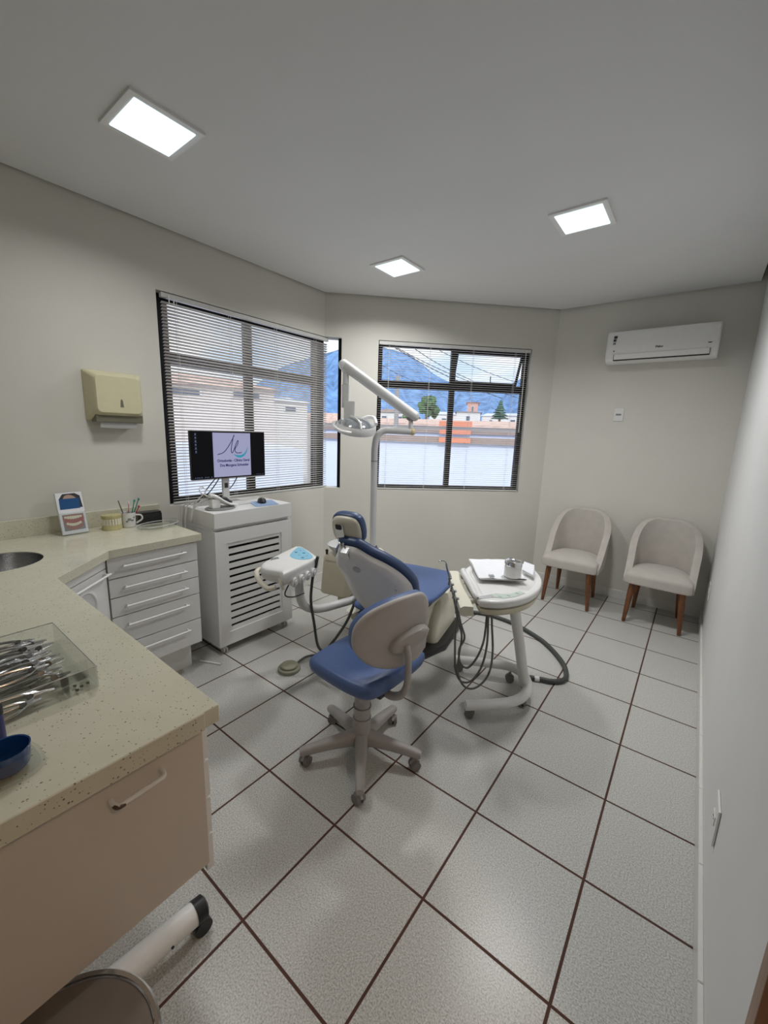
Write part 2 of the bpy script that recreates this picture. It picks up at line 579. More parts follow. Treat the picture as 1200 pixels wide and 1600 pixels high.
def catmull(P, k=6, closed=True):
    n = len(P); out = []
    for i in range(n if closed else n - 1):
        if closed: a, b, c, d = P[i - 1], P[i], P[(i + 1) % n], P[(i + 2) % n]
        else: a, b, c, d = P[max(i - 1, 0)], P[i], P[i + 1], P[min(i + 2, n - 1)]
        for j in range(k):
            t = j / k
            out.append(tuple(0.5 * (2 * b[q] + (c[q] - a[q]) * t + (2 * a[q] - 5 * b[q] + 4 * c[q] - d[q]) * t * t + (3 * b[q] - a[q] - 3 * c[q] + d[q]) * t ** 3) for q in range(len(b))))
    if not closed: out.append(tuple(P[-1]))
    return out

# ------------------------------------------------------------------ room shell
H = 2.745
XL, XR, YA, YB = -2.805, 0.324, 3.850, -1.75
D0 = Vector((-2.788, 2.263)); D1 = Vector((-1.152, 3.846))
DD = (D1 - D0).normalized()
DN = Vector((DD.y, -DD.x))                    # inward normal of the diagonal wall
def dline(off):                               # point + direction of the diagonal offset inward by off
    return D0 + DN * off
def meet_x(off, x):
    p = dline(off); t = (x - p.x) / DD.x; return (x, p.y + DD.y * t)
def meet_y(off, y):
    p = dline(off); t = (y - p.y) / DD.y; return (p.x + DD.x * t, y)
WO = -0.015
T = 0.13
P1 = meet_x(WO, XL); P2 = meet_y(WO, YA)
P1o = meet_x(WO - T, XL - T); P2o = meet_y(WO - T, YA + T)
TOP = H + 0.10

b = B()
b.prism([(XL - T, YB - T), (XR + T, YB - T), (XR + T, YA + T), P2o, P1o], -0.10, 0.0)
struct(b.build('floor', M['floor'], smooth=False))
b = B()
g = 0.024
c1 = meet_x(WO + g, XL + 0.018); c2 = meet_y(WO + g, YA - 0.022)
b.prism([(XL + 0.018, YB + 0.02), (XR - 0.038, YB + 0.02), (XR - 0.038, YA - 0.022), c2, c1], H, H + 0.015)
struct(b.build('ceiling', M['ceil'], smooth=False))
b = B()
b.prism([(XL - T, YB - T), (XR + T, YB - T), (XR + T, YA + T), P2o, P1o], TOP, TOP + 0.1)
struct(b.build('ceiling_slab', M['mid_grey'], smooth=False))

def dpt(s, off=WO):
    p = dline(off) + DD * s
    return (p.x, p.y)
# left wall with the blind-covered window opening that runs into the corner
W1Y0, W1Z0, W1Z1 = 0.772, 0.960, 2.372
W1S = 0.150
b = B()
b.prism([(XL, YB), (XL, W1Y0), (XL - T, W1Y0), (XL - T, YB - T)], 0, TOP)
b.prism([(XL, W1Y0), P1, P1o, (XL - T, W1Y0)], 0, W1Z0)
b.prism([(XL, W1Y0), P1, P1o, (XL - T, W1Y0)], W1Z1, TOP)
struct(b.build('wall_left', M['wall'], smooth=False))
W2S0, W2S1, W2Z0, W2Z1 = 0.497, 2.020, 0.950, 2.372
s1 = (Vector(P1) - dline(WO)).dot(DD); s2 = (Vector(P2) - dline(WO)).dot(DD)
b = B()
def dseg(a, c, z0, z1):
    ia = P1 if a is None else dpt(a); oa = P1o if a is None else dpt(a, WO - T)
    ic = P2 if c is None else dpt(c); oc = P2o if c is None else dpt(c, WO - T)
    b.prism([ia, ic, oc, oa], z0, z1)
dseg(None, W1S, 0, W1Z0); dseg(None, W1S, W1Z1, TOP)
dseg(W1S, W2S0, 0, TOP)
dseg(W2S0, W2S1, 0, W2Z0); dseg(W2S0, W2S1, W2Z1, TOP)
dseg(W2S1, None, 0, TOP)
struct(b.build('wall_diagonal', M['wall'], smooth=False))
b = B(); b.prism([P2, (XR, YA), (XR + T, YA + T), P2o], 0, TOP)
struct(b.build('wall_back', M['wall'], smooth=False))
b = B(); b.prism([(XR, YA), (XR, 0.262), (XR + T, 0.262), (XR + T, YA + T)], 0, TOP)
b.prism([(XR, 0.262), (XR, YB), (XR + T, YB - T), (XR + T, 0.262)], 2.12, TOP)
b.prism([(XR, -0.70), (XR, YB), (XR + T, YB - T), (XR + T, -0.70)], 0, 2.12)
struct(b.build('wall_right', M['wall_r'], smooth=False))
b = B(); b.prism([(XL, YB), (XL - T, YB - T), (XR + T, YB - T), (XR, YB)], 0, TOP)
struct(b.build('wall_front', M['wall'], smooth=False))
# door in the right wall beside the camera: only its brown frame reaches the picture
b = B()
b.box(XR - 0.012, XR + T, 0.222, 0.262, 0, 2.12, 0.003)
b.box(XR - 0.012, XR + T, -0.70, -0.66, 0, 2.12, 0.003)
b.box(XR - 0.012, XR + T, -0.66, 0.222, 2.08, 2.12, 0.003)
struct(b.build('trim_1', M['door_wood']))
# hallway behind the open door beside the camera
HX0, HX1, HY0, HY1, HH = XR + T, 1.75, -1.60, 1.10, 2.55
b = B()
b.box(HX0, HX1 + 0.1, HY0 - 0.1, HY1 + 0.1, -0.10, 0.0)
struct(b.build('floor_hall', M['floor'], smooth=False))
b = B(); b.box(HX0, HX1 + 0.1, HY0 - 0.1, HY1 + 0.1, HH, HH + 0.1)
struct(b.build('ceiling_hall', M['ceil'], smooth=False))
b = B(); b.box(HX1, HX1 + 0.1, HY0 - 0.1, HY1 + 0.1, 0, HH)
struct(b.build('wall_hall_right', M['hall_wall'], smooth=False))
b = B(); b.box(HX0, HX1, HY0 - 0.1, HY0, 0, HH)
struct(b.build('wall_hall_front', M['hall_wall'], smooth=False))
b = B(); b.box(HX0, HX1, HY1, HY1 + 0.1, 0, HH)
struct(b.build('wall_hall_back', M['hall_wall'], smooth=False))
t = thing('hall_light', 'round warm ceiling light in the hallway behind the open door', 'light', (1.05, -0.30, HH))
b = B(); b.lathe([(0.110, HH - 0.02), (0.135, HH - 0.02), (0.140, HH), (0.108, HH)], (1.05, -0.30, 0), 40); b.build('light_frame', M['white_metal'], t)
b = B(); b.lathe([(0.001, HH - 0.024), (0.107, HH - 0.018), (0.107, HH - 0.006), (0.001, HH - 0.006)], (1.05, -0.30, 0), 40); b.build('diffuser', emis('warm_hall_diffuser', (1.0, 0.72, 0.48, 1), HALL_STRENGTH), t)
# skirtings
def skirt(name, pts, h=0.085, t=0.010, mt='skirt'):
    b = B()
    for (p, q) in zip(pts[:-1], pts[1:]):
        p = Vector(p); q = Vector(q)
        dd = (q - p).normalized(); nn = Vector((dd.y, -dd.x))
        n_ = max(1, round((q - p).length / 0.41))
        for i in range(n_):
            a = p + (q - p) * (i / n_) + dd * 0.0008; c = p + (q - p) * ((i + 1) / n_) - dd * 0.0008
            b.prism([tuple(a), tuple(c), tuple(c + nn * t), tuple(a + nn * t)][::-1], 0, h, 0.0025, 1)
    struct(b.build(name, M[mt]))
skirt('baseboard_left', [(XL, 1.46), P1])
skirt('baseboard_diagonal', [P1, P2])
skirt('baseboard_back', [P2, (XR, YA)])
skirt('baseboard_right', [(XR, YA - 0.011), (XR, 0.263)], 0.088, 0.014)

# ------------------------------------------------------------------ windows
FR = M['black_frame']
def window_frame(name, Mx, L, z0, z1, trans, mull, fw_=0.042, dp=0.05, sash_open=None, fl=None, fr=None, mw=0.026):
    """local x along the window, y outward, z up; frame with a transom and a mullion"""
    def put(b, *a): b.M = Mx; b.box(*a, 0.002, 1)
    b = B()
    fl = fl or fw_; fr = fr or fw_
    for a in ((0, fl, 0, dp, z0, z1), (L - fr, L, 0, dp, z0, z1), (fl, L - fr, 0, dp, z0, z0 + fw_), (fl, L - fr, 0, dp, z1 - fw_, z1), (fl, L - fr, 0, dp, trans - 0.036, trans + 0.036), (mull - mw, mull + mw, 0.001, dp - 0.001, z0 + fw_, z1 - fw_)):
        put(b, *a)
    w = struct(b.build(name, FR))
    cells = [(fl, mull - mw, z0 + fw_, trans - 0.036), (mull + mw, L - fr, z0 + fw_, trans - 0.036), (fl, mull - mw, trans + 0.036, z1 - fw_), (mull + mw, L - fr, trans + 0.036, z1 - fw_)]
    for i, (x0, x1, a, c) in enumerate(cells):
        if i == 3 and sash_open is not None:
            # awning sash swung outwards on its top edge
            h = c - a
            piv = Mx @ Matrix.Translation((0, dp * 0.5, c - 0.004)) @ Matrix.Rotation(sash_open, 4, 'X')
            b = B(); b.M = piv
            s_ = 0.024
            for q in ((x0 + .003, x0 + s_, -.012, .012, -h, 0), (x1 - s_, x1 - .003, -.012, .012, -h, 0), (x0 + s_, x1 - s_, -.012, .012, -h, -h + s_), (x0 + s_, x1 - s_, -.012, .012, -s_, 0)):
                b.box(*q, 0.002, 1)
            sa = b.build('awning_sash', FR, w)
            b = B(); b.M = piv; b.box(x0 + s_, x1 - s_, -.002, .002, -h + s_, -s_)
            b.build('glass_pane', M['glass'], sa)
            b = B(); b.M = Mx
            b.tube([((x0 + x1) / 2 + .02, 0.0, a - .01), ((x0 + x1) / 2 + .022, 0.03, a + .05), ((x0 + x1) / 2 + .03, 0.05, a + .09)], 0.005, n=8)
            b.build('window_stay', FR, w)
        else:
            b = B(); b.M = Mx; b.box(x0 - .004, x1 + .004, dp * .45, dp * .55, a - .004, c + .004)
            b.build('glass_pane', M['glass'], w)
    return w

def blind(name, Mx, L, z0, z1, tilt, cords, label, n_gap=0.0205, wand=None, tops=0):
    """local x along the blind, y outward (towards the glass), z up"""
    t = thing(name, label, 'blind')
    b = B(); b.M = Mx
    b.box(0.0, L, -0.018, 0.014, z1 - 0.030, z1, 0.002, 1)
    b.build('headrail', M['rail'], t)
    b = B(); b.M = Mx
    b.box(0.003, L - 0.003, -0.011, 0.011, z0, z0 + 0.012, 0.002, 1)
    b.build('bottom_rail', M['rail'], t)
    b = B()
    z = z0 + 0.028; k = 0
    rnd = random.Random(3)
    while z < z1 - 0.042:
        tl = tilt + rnd.uniform(-0.03, 0.03)
        b.M = Mx @ Matrix.Translation((0, 0, z)) @ Matrix.Rotation(tl, 4, 'X')
        rings = []
        for x in (0.004, L - 0.004):
            up = []; lo = []
            for j in range(5):
                y = -0.0125 + 0.025 * j / 4
                zz = 0.0013 * (1 - (y / 0.0125) ** 2)
                up.append((x, y, zz + 0.0002)); lo.append((x, y, zz - 0.0002))
            rings.append(up + lo[::-1])
        b.ring_loft(rings)
        z += n_gap
    b.build('slats', M['slat'], t, ang=60)
    for x in cords:
        b = B(); b.M = Mx
        for y in (-0.0138, 0.0138):
            b.box(x - 0.0009, x + 0.0009, y - 0.0008, y + 0.0008, z0 + 0.005, z1 - 0.02)
        b.build('ladder_cord', M['cord'], t)
    if wand:
        for (x, l) in wand:
            b = B(); b.M = Mx
            b.cyl((x, -0.026, z1 - 0.012), (x, -0.028, z1 - l), 0.0035, n=8)
            b.cyl((x, -0.026, z1 - 0.010), (x, -0.017, z1 - 0.010), 0.003, n=8)
            b.build('tilt_wand', M['cord'], t)
    return t

# window 1: plane x = XL - 0.075, length along +y, outward -x
MX1 = frame((XL - 0.070, W1Y0, 0), (0, 1, 0), (-1, 0, 0))
L1 = 1.555
window_frame('window_1', MX1, L1, W1Z0, W1Z1, 1.975, 0.728, dp=0.05, fl=0.10, fr=0.125, mw=0.031)
# corner post closing the return into the diagonal wall
b = B()
pa = dline(WO - 0.045) + DD * (W1S - 0.030); pb = dline(WO - 0.045) + DD * W1S
b.prism([tuple(pa), tuple(pb), tuple(pb - DN * 0.07), tuple(pa - DN * 0.07)], W1Z0, W1Z1)
struct(b.build('window_1_post', FR, smooth=False))
MXB1 = frame((XL - 0.018, 0.805, 0), (0, 1, 0), (-1, 0, 0))
blind('venetian_blind', MXB1, 1.515, 0.968, 2.366, math.radians(-23), [0.10, 0.50, 0.92, 1.36], 'half closed white venetian blind over the wide left window behind the monitor', wand=[(0.045, 0.07), (0.075, 0.07)])
b = B()
ra_ = Vector((XL - 0.095, W1Y0 + L1)); rb_ = pa + DN * -0.03
nn_ = Vector((-(rb_ - ra_).y, (rb_ - ra_).x)).normalized() * 0.002
b.prism([tuple(ra_ - nn_), tuple(rb_ - nn_), tuple(rb_ + nn_), tuple(ra_ + nn_)], W1Z0, W1Z1)
struct(b.build('window_1_corner_pane', M['glass'], smooth=False))
# window 2 in the diagonal wall
o2 = dline(WO - 0.060) + DD * (W2S0 + 0.004)
MX2 = frame((o2.x, o2.y, 0), (DD.x, DD.y, 0), (-DN.x, -DN.y, 0))
window_frame('window_2', MX2, W2S1 - W2S0 - 0.008, W2Z0, W2Z1, 1.985, 0.752, dp=0.05, sash_open=math.radians(22))
o3 = dline(WO - 0.020) + DD * (W2S0 + 0.006)
MXB2 = frame((o3.x, o3.y, 0), (DD.x, DD.y, 0), (-DN.x, -DN.y, 0))
blind('venetian_blind', MXB2, W2S1 - W2S0 - 0.016, 0.957, 2.366, math.radians(0), [0.10, 0.50, 0.93, 1.36], 'fully open venetian blind with flat slats over the mountain view window', wand=[(1.452, 0.80)])

# ------------------------------------------------------------------ ceiling lights
def ceiling_light(x, y, label, gain=1.0):
    t = thing('ceiling_light', label, 'light', (x, y, H), group='recessed ceiling lights')
    b = B()
    o, i = 0.148, 0.121
    for q in ((-o, o, -o, -i), (-o, o, i, o), (-o, -i, -i, i), (i, o, -i, i)):
        b.box(x + q[0], x + q[1], y + q[2], y + q[3], H - 0.010, H, 0.0)
    b.build('light_frame', M['white_metal'], t, smooth=False)
    b = B(); b.box(x - 0.1205, x + 0.1205, y - 0.1205, y + 0.1205, H - 0.014, H - 0.002, 0.002)
    b.build('diffuser', LAMP, t)
    la = bpy.data.lights.new('led_panel', 'AREA')
    la.shape = 'SQUARE'; la.size = 0.235
    la.energy = LAMP_POWER * gain
    la.spread = LAMP_SPREAD
    la.color = (0.985, 0.99, 1.0)
    lo = bpy.data.objects.new('led_panel', la)
    COL.objects.link(lo)
    lo.parent = t
    lo.location = (0, 0, -0.0155)
ceiling_light(-1.905, 0.396, 'square lit ceiling light nearest the camera, above the counter', 0.66)
ceiling_light(-1.897, 2.140, 'square lit ceiling light near the corner between the two windows', 1.12)
ceiling_light(-0.607, 2.135, 'square lit ceiling light on the side of the air conditioner', 1.36)

# ------------------------------------------------------------------ counter
WT = 0.885
t = thing('worktop', 'cream speckled quartz worktop with round sink hole along the left wall', 'worktop', (-2.4, -0.1, WT - 0.04))
cu = bpy.data.curves.new('c', 'CURVE'); cu.dimensions = '2D'; cu.fill_mode = 'BOTH'; cu.extrude = 0.020; cu.bevel_depth = 0.0015; cu.bevel_resolution = 1
SX, SY, SR = -2.345, -0.225, 0.170
outl = [(XL + 0.002, 0.668), (-2.208, 0.668), (-2.198, 0.172), (-1.927, -0.107), (-0.703, -0.112), (-0.703, -1.30), (XL + 0.002, -1.30)]
hole = [(SX + SR * math.cos(2 * PI * i / 48), SY + SR * math.sin(2 * PI * i / 48)) for i in range(48)]
for P in (outl, hole):
    sp = cu.splines.new('POLY'); sp.points.add(len(P) - 1)
    for q, p in zip(sp.points, P): q.co = (p[0], p[1], 0, 1)
    sp.use_cyclic_u = True
co = bpy.data.objects.new('c', cu); COL.objects.link(co)
me = bpy.data.meshes.new_from_object(co.evaluated_get(bpy.context.evaluated_depsgraph_get()))
bpy.data.objects.remove(co, do_unlink=True)
me.transform(Matrix.Translation(Vector((0, 0, WT - 0.0215)) - t.location))
me.materials.clear(); me.materials.append(M['quartz']); me.name = 'slab'
for p in me.polygons: p.use_smooth = False
so = bpy.data.objects.new('slab', me); COL.objects.link(so); so.parent = t
b = B(); b.prism([(XL + 0.001, -1.30), (XL + 0.022, -1.30), (XL + 0.022, 0.690), (XL + 0.001, 0.690)], WT - 0.001, 0.985, 0.002, 1)
b.build('backsplash', M['quartz'], t)
b = B(); b.box(-0.722, -0.698, -1.30, -0.146, WT - 0.0445, WT + 0.0005, 0.002, 1)
b.build('front_edge', M['quartz'], t)
t = thing('sink', 'round stainless steel sink bowl sunk into the worktop', 'sink', (SX, SY, WT - 0.16))
b = B()
b.lathe([(0.1685, -0.004), (0.168, -0.05), (0.160, -0.115), (0.12, -0.150), (0.03, -0.156), (0.0012, -0.156), (0.0012, -0.159), (0.125, -0.154), (0.163, -0.118), (0.1695, -0.05), (0.1698, -0.004)], (SX, SY, WT), 48)
b.build('bowl', M['steel'], t)
b = B(); b.cyl((SX, SY, WT - 0.156), (SX, SY, WT - 0.151), 0.030, 0.028)
b.build('drain', M['chrome'], t)

def bar_handle(parent, p0, p1, out, r=0.0055, mt='white_metal', name='handle', label=None):
    p0 = Vector(p0); p1 = Vector(p1); out = Vector(out)
    d = (p1 - p0).normalized(); k = out.length * 0.45
    b = B()
    b.tube([p0, p0 + out * 0.55, p0 + out * 0.9 + d * k * 0.35, p0 + out + d * k, p1 + out - d * k, p1 + out * 0.9 - d * k * 0.35, p1 + out * 0.55, p1], r, n=10, smooth=3)
    return b.build(name, M[mt], parent, label=label)

# five drawer cabinet by the left wall
t = thing('drawer_cabinet', 'white five drawer cabinet under the worktop beside the ventilated white cart', 'cabinet', (-2.5, 0.40, 0))
b = B(); b.box(XL + 0.004, -2.245, 0.165, 0.645, 0.175, WT - 0.045)
b.build('carcass', M['white_mdf'], t, smooth=False)
b = B(); b.box(XL + 0.004, -2.305, 0.190, 0.612, 0, 0.176)
b.build('plinth', M['white_mdf'], t, smooth=False)
for z0, z1 in ((0.722, 0.834), (0.616, 0.717), (0.508, 0.611), (0.345, 0.503), (0.182, 0.340)):
    b = B(); b.box(-2.244, -2.224, 0.170, 0.647, z0, z1, 0.0025, 2)
    dr = b.build('drawer', M['white_mdf'], t)
    bar_handle(dr, (-2.226, 0.245, z1 - 0.048), (-2.226, 0.558, z1 - 0.045), (0.030, 0, 0))
# corner cabinet with the waste chute door
t = thing('corner_cabinet', 'white corner cabinet with a round waste hole in its door under the worktop', 'cabinet', (-2.3, 0.0, 0))
ca = Vector((-2.228, 0.166)); cb = Vector((-1.950, -0.135))
cd = (cb - ca).normalized(); cn = Vector((-cd.y, cd.x))
if cn.x < 0: cn = -cn
b = B(); b.prism([(XL + 0.004, 0.160), (-2.252, 0.160), tuple(ca - cn * 0.02 + cd * 0.01), tuple(cb - cn * 0.02 - cd * 0.005), (-1.965, -0.60), (XL + 0.004, -0.60)], 0.175, 0.70)
b.build('carcass', M['white_mdf'], t, smooth=False)
b = B(); b.prism([(XL + 0.004, 0.150), (-2.33, 0.150), (-2.04, -0.17), (-2.04, -0.60), (XL + 0.004, -0.60)], 0, 0.176)
b.build('plinth', M['white_mdf'], t, smooth=False)
MD = frame((ca.x, ca.y, 0), (cd.x, cd.y, 0), (0, 0, 1))
if MD.to_3x3().col[2].dot(Vector((cn.x, cn.y, 0))) < 0:
    MD = frame((cb.x, cb.y, 0), (-cd.x, -cd.y, 0), (0, 0, 1))
DWd = (cb - ca).length
b = B(); b.M = MD; b.box(0.004, DWd - 0.004, 0.788, 0.836, -0.018, 0.0, 0.002)
b.build('fascia', M['white_mdf'], t)
b = B(); b.M = MD; b.box(0.004, DWd - 0.004, 0.182, 0.783, -0.018, 0.0, 0.0025)
dr = b.build('door', M['white_mdf'], t)
def lp(x, z, o): return MD @ Vector((x, z, o))
b = B()
cxh = DWd * 0.52; ra, rb = 0.098, 0.080
rings = []
for r_, o_ in ((ra, 0.0), (ra, 0.006), (rb + 0.004, 0.008), (rb, 0.004), (rb, -0.012)):
    rings.append([lp(cxh + r_ * math.cos(2 * PI * i / 40), 0.640 + r_ * math.sin(2 * PI * i / 40), o_) for i in range(40)])
b.ring_loft(rings, cap0=False, cap1=False)
b.build('chute_rim', M['white_metal'], dr)
b = B(); b.M = MD; b.prism([(cxh + rb * math.cos(2 * PI * i / 40), 0.640 + rb * math.sin(2 * PI * i / 40)) for i in range(40)], 0.0008, 0.0022)
b.build('chute_flap', M['light_grey'], dr)
bar_handle(dr, lp(0.03, 0.762, 0), lp(DWd - 0.03, 0.762, 0), cn.to_3d() * 0.030)

# cabinet hung under the peninsula
t = thing('hanging_cabinet', 'hanging cabinet coloured as warmly lit under the near end of the worktop with a tarnished handle', 'cabinet', (-1.2, -0.6, 0.43))
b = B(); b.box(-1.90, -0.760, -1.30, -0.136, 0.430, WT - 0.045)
b.build('carcass', M['warm_lit_mdf'], t, smooth=False)
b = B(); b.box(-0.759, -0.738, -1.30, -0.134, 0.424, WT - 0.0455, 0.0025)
dr = b.build('door', M['warm_lit_mdf'], t)
hd = bar_handle(dr, (-0.739, -0.330, 0.772), (-0.739, -0.232, 0.776), (0.028, 0, 0), 0.0052)
b = B(); b.tube([(-0.728, -0.330, 0.771), (-0.7145, -0.328, 0.7712), (-0.7105, -0.322, 0.7712), (-0.7105, -0.314, 0.7714)], [0.0050, 0.0056, 0.0056, 0.0053], n=10, smooth=3)
b.build('tarnish', M['scratch'], hd, label='dark tarnished end of the handle')
for z0, z1 in ((0.716, 0.836), (0.606, 0.711), (0.496, 0.601), (0.385, 0.491)):
    for x0, x1 in ((-1.30, -0.752), (-1.86, -1.305)):
        b = B(); b.box(x0, x1, -0.135, -0.115, z0, z1, 0.0025)
        d2 = b.build('drawer', M['white_mdf'], t)
        bar_handle(d2, (x0 + 0.10, -0.117, z1 - 0.045), (x1 - 0.10, -0.117, z1 - 0.045), (0, 0.028, 0))

# ------------------------------------------------------------------ rolling stool at the bottom left
t = thing('rolling_stool', 'round brown stool with chrome rim half under the hanging cabinet', 'stool', (-0.633, -0.502, 0))
b = B(); b.lathe([(0.0015, 0.345), (0.150, 0.345), (0.164, 0.350), (0.167, 0.357), (0.160, 0.366), (0.12, 0.372), (0.0015, 0.376)], (-0.633, -0.502, 0), 56)
b.build('seat', M['brown_vinyl'], t)
b = B(); b.lathe([(0.168, 0.332), (0.177, 0.332), (0.180, 0.338), (0.180, 0.360), (0.175, 0.367), (0.169, 0.363)], (-0.633, -0.502, 0), 64)
b.ring_loft([], cap0=False, cap1=False) if False else None
b.build('seat_rim', M['chrome'], t)
b = B(); b.cyl((-0.633, -0.502, 0.12), (-0.633, -0.502, 0.346), 0.026)
b.build('column', M['white_metal'], t)
for k, pts in enumerate(([(-0.640, -0.500, 0.105), (-0.80, -0.49, 0.105), (-0.895, -0.40, 0.095), (-0.903, -0.27, 0.088), (-0.897, -0.095, 0.082)],
                         [(-0.632, -0.51, 0.105), (-0.50, -0.62, 0.100), (-0.40, -0.78, 0.082)], [(-0.640, -0.51, 0.105), (-0.78, -0.66, 0.100), (-0.86, -0.80, 0.082)])):
    b = B(); b.tube(pts, [0.040, 0.039, 0.038, 0.036, 0.032][:len(pts)], n=20)
    lg = b.build('leg', M['white_metal'], t)
    p = Vector(pts[-1]); d_ = (p - Vector(pts[-2])).normalized()
    b = B(); b.cyl(p - d_ * 0.018, p + d_ * 0.012, 0.0345, 0.0335, 24); b.cyl(p + d_ * 0.012, p + d_ * 0.018, 0.0335, 0.024, 24)
    b.build('end_cap', M['black'], lg)
    b = B()
    for s_ in (-1, 1):
        sd = Vector((-d_.y, d_.x, 0)).normalized() * 0.014 * s_
        c_ = Vector((p.x, p.y, 0.026)) + d_ * 0.002
        b.cyl(c_ + sd - sd * 0.75, c_ + sd + sd * 0.5, 0.026, n=24)
    b.cyl((p.x, p.y, 0.03), (p.x, p.y, 0.06), 0.008)
    b.build('caster', M['black'], lg)
    if k == 0:
        b = B(); b.cyl((-0.868, -0.190, 0.082), (-0.864, -0.190, 0.082), 0.004, n=10)
        b.build('screw', M['black'], lg)

# ------------------------------------------------------------------ paper towel dispenser
t = thing('paper_towel_dispenser', 'cream paper towel dispenser on the wall left of the window', 'dispenser', (XL, 0.47, 1.54))
b = B()
def dring(x, y0, y1, z0, z1, r):
    return [(x, y, z) for y, z in rrect(y0, y1, z0, z1, r)]
b.ring_loft([dring(XL + 0.001, 0.320, 0.632, 1.535, 1.826, 0.012), dring(XL + 0.020, 0.322, 0.630, 1.537, 1.824, 0.014), dring(XL + 0.095, 0.340, 0.600, 1.568, 1.800, 0.026), dring(XL + 0.110, 0.352, 0.588, 1.582, 1.790, 0.026)])
b.build('housing', M['dispenser'], t)
b = B(); b.prism([(0.470, 1.615), (0.490, 1.615), (0.486, 1.655), (0.480, 1.664), (0.474, 1.655)], 0, 0.002)
bm_ = frame((XL + 0.1085, 0, 0), (0, 1, 0), (0, 0, 1))
b.bm.transform(bm_)
b.build('level_window', M['dispenser_dark'], t)
b = B(); b.box(XL + 0.012, XL + 0.088, 0.345, 0.602, 1.524, 1.570, 0.004)
b.build('outlet_slot', M['dispenser_dark'], t)
b = B()
rings = []
for k in range(9):
    y = 0.372 + 0.20 * k / 8
    s_ = 0.004 * math.sin(PI * k / 8)
    rings.append([(XL + 0.058, y, 1.545), (XL + 0.068, y, 1.510 - s_), (XL + 0.060, y, 1.494 - s_), (XL + 0.057, y, 1.493 - s_), (XL + 0.064, y, 1.510 - s_), (XL + 0.054, y, 1.545)])
b.ring_loft(rings)
b.build('paper_towel', M['paper'], t)

# ------------------------------------------------------------------ air conditioner, plates
t = thing('air_conditioner', 'white split air conditioner high on the back wall', 'air conditioner', (-0.29, YA, 2.30))
AX0, AX1 = -0.685, 0.104
prof = [(0.0, 2.200), (0.10, 2.188), (0.155, 2.196), (0.180, 2.222), (0.196, 2.290), (0.198, 2.42), (0.190, 2.447), (0.0, 2.452)]
b = B()
rings = []
for x, s_ in ((AX0, 0.95), (AX0 + 0.012, 1.0), (AX1 - 0.012, 1.0), (AX1, 0.95)):
    rings.append([(x, YA - 0.001 - d_ * s_, 2.32 + (z_ - 2.32) * (1 if s_ == 1 else 0.965)) for d_, z_ in prof])
b.ring_loft(rings)
b.build('housing', M['off_white'], t, ang=50)
b = B()
b.M = frame((AX0 + 0.070, YA - 0.186, 2.216), (1, 0, 0), (0, -0.19, 0.98))
b.box(0, 0.665, 0.0, 0.044, 0.0, 0.005, 0.002)
b.build('flap', M['off_white'], t)
b = B(); b.M = frame((AX0 + 0.066, YA - 0.1835, 2.206), (1, 0, 0), (0, -0.19, 0.98))
b.box(0, 0.673, 0.0, 0.011, 0.0, 0.004)
b.box(0, 0.003, 0.0, 0.054, 0.0, 0.004); b.box(0.670, 0.673, 0.0, 0.054, 0.0, 0.004)
b.build('air_slot', M['black'], t)
text('Philco', 0.022, M['ink_dark'], frame((-0.315, YA - 0.1992, 2.291), (1, 0, 0), (0, 0, 1)), 'logo', t, bold=0.0006)
b = B(); b.M = frame((0, YA - 0.1990, 0), (1, 0, 0), (0, 0, 1))
for q in ((-0.632, -0.606, 2.390, 2.412), (-0.634, -0.612, 2.366, 2.386)):
    b.box(*q, 0, 0.0012)
for k in range(4): b.box(-0.634, -0.613, 2.340 + k * 0.005, 2.3425 + k * 0.005, 0, 0.0012)
b.build('energy_label', M['ink_dark'], t)
b = B(); b.M = frame((0, YA - 0.1985, 0), (1, 0, 0), (0, 0, 1))
b.prism([(-0.620 + 0.006 * math.cos(i * PI / 8), 2.287 + 0.006 * math.sin(i * PI / 8)) for i in range(16)], 0, 0.0015)
b.build('sensor_dot', M['ink_grey'], t)
b = B(); b.M = frame((0, YA - 0.1990, 0), (1, 0, 0), (0, 0, 1))
b.prism([(0.030, 2.297), (0.046, 2.293), (0.062, 2.299), (0.050, 2.303), (0.046, 2.300), (0.040, 2.303)], 0, 0.0012)
b.build('wave_mark', M['ink_dark'], t)

def plate(name, Mx, wd, ht, label, cat, kind):
    t = thing(name, label, cat, Mx.translation)
    b = B(); b.M = Mx; b.box(-wd / 2, wd / 2, -ht / 2, ht / 2, 0.0005, 0.008, 0.003)
    b.build('cover_plate', M['off_white'], t)
    b = B(); b.M = Mx
    if kind == 'wide':
        b.box(-0.022, 0.022, -0.008, 0.008, 0.0078, 0.0088); b.build('module', M['ink_grey'], t)
    else:
        b.box(-0.024, 0.024, -0.016, 0.016, 0.0078, 0.0105, 0.001)
        md = b.build('module', M['off_white'], t)
        b = B(); b.M = Mx
        for x in (-0.009, 0, 0.009): b.cyl((x, 0.003 if x == 0 else 0, 0.0100), (x, 0.003 if x == 0 else 0, 0.0112), 0.0024, n=10)
        b.build('socket_hole', M['black'], md)
    return t
plate('wall_switch', frame((-0.543, YA, 1.755), (1, 0, 0), (0, 0, 1)), 0.080, 0.118, 'white switch plate with grey module on the back wall below the air conditioner', 'switch', 'wide')
plate('wall_outlet', frame((XR, 1.006, 0.328), (0, -1, 0), (0, 0, 1)), 0.110, 0.130, 'white socket plate low on the right wall close to the camera', 'outlet', 'sock')
plate('wall_outlet', frame((XR, 3.385, 0.395), (0, -1, 0), (0, 0, 1)), 0.115, 0.125, 'white socket plate on the right wall beside the right armchair', 'outlet', 'sock')

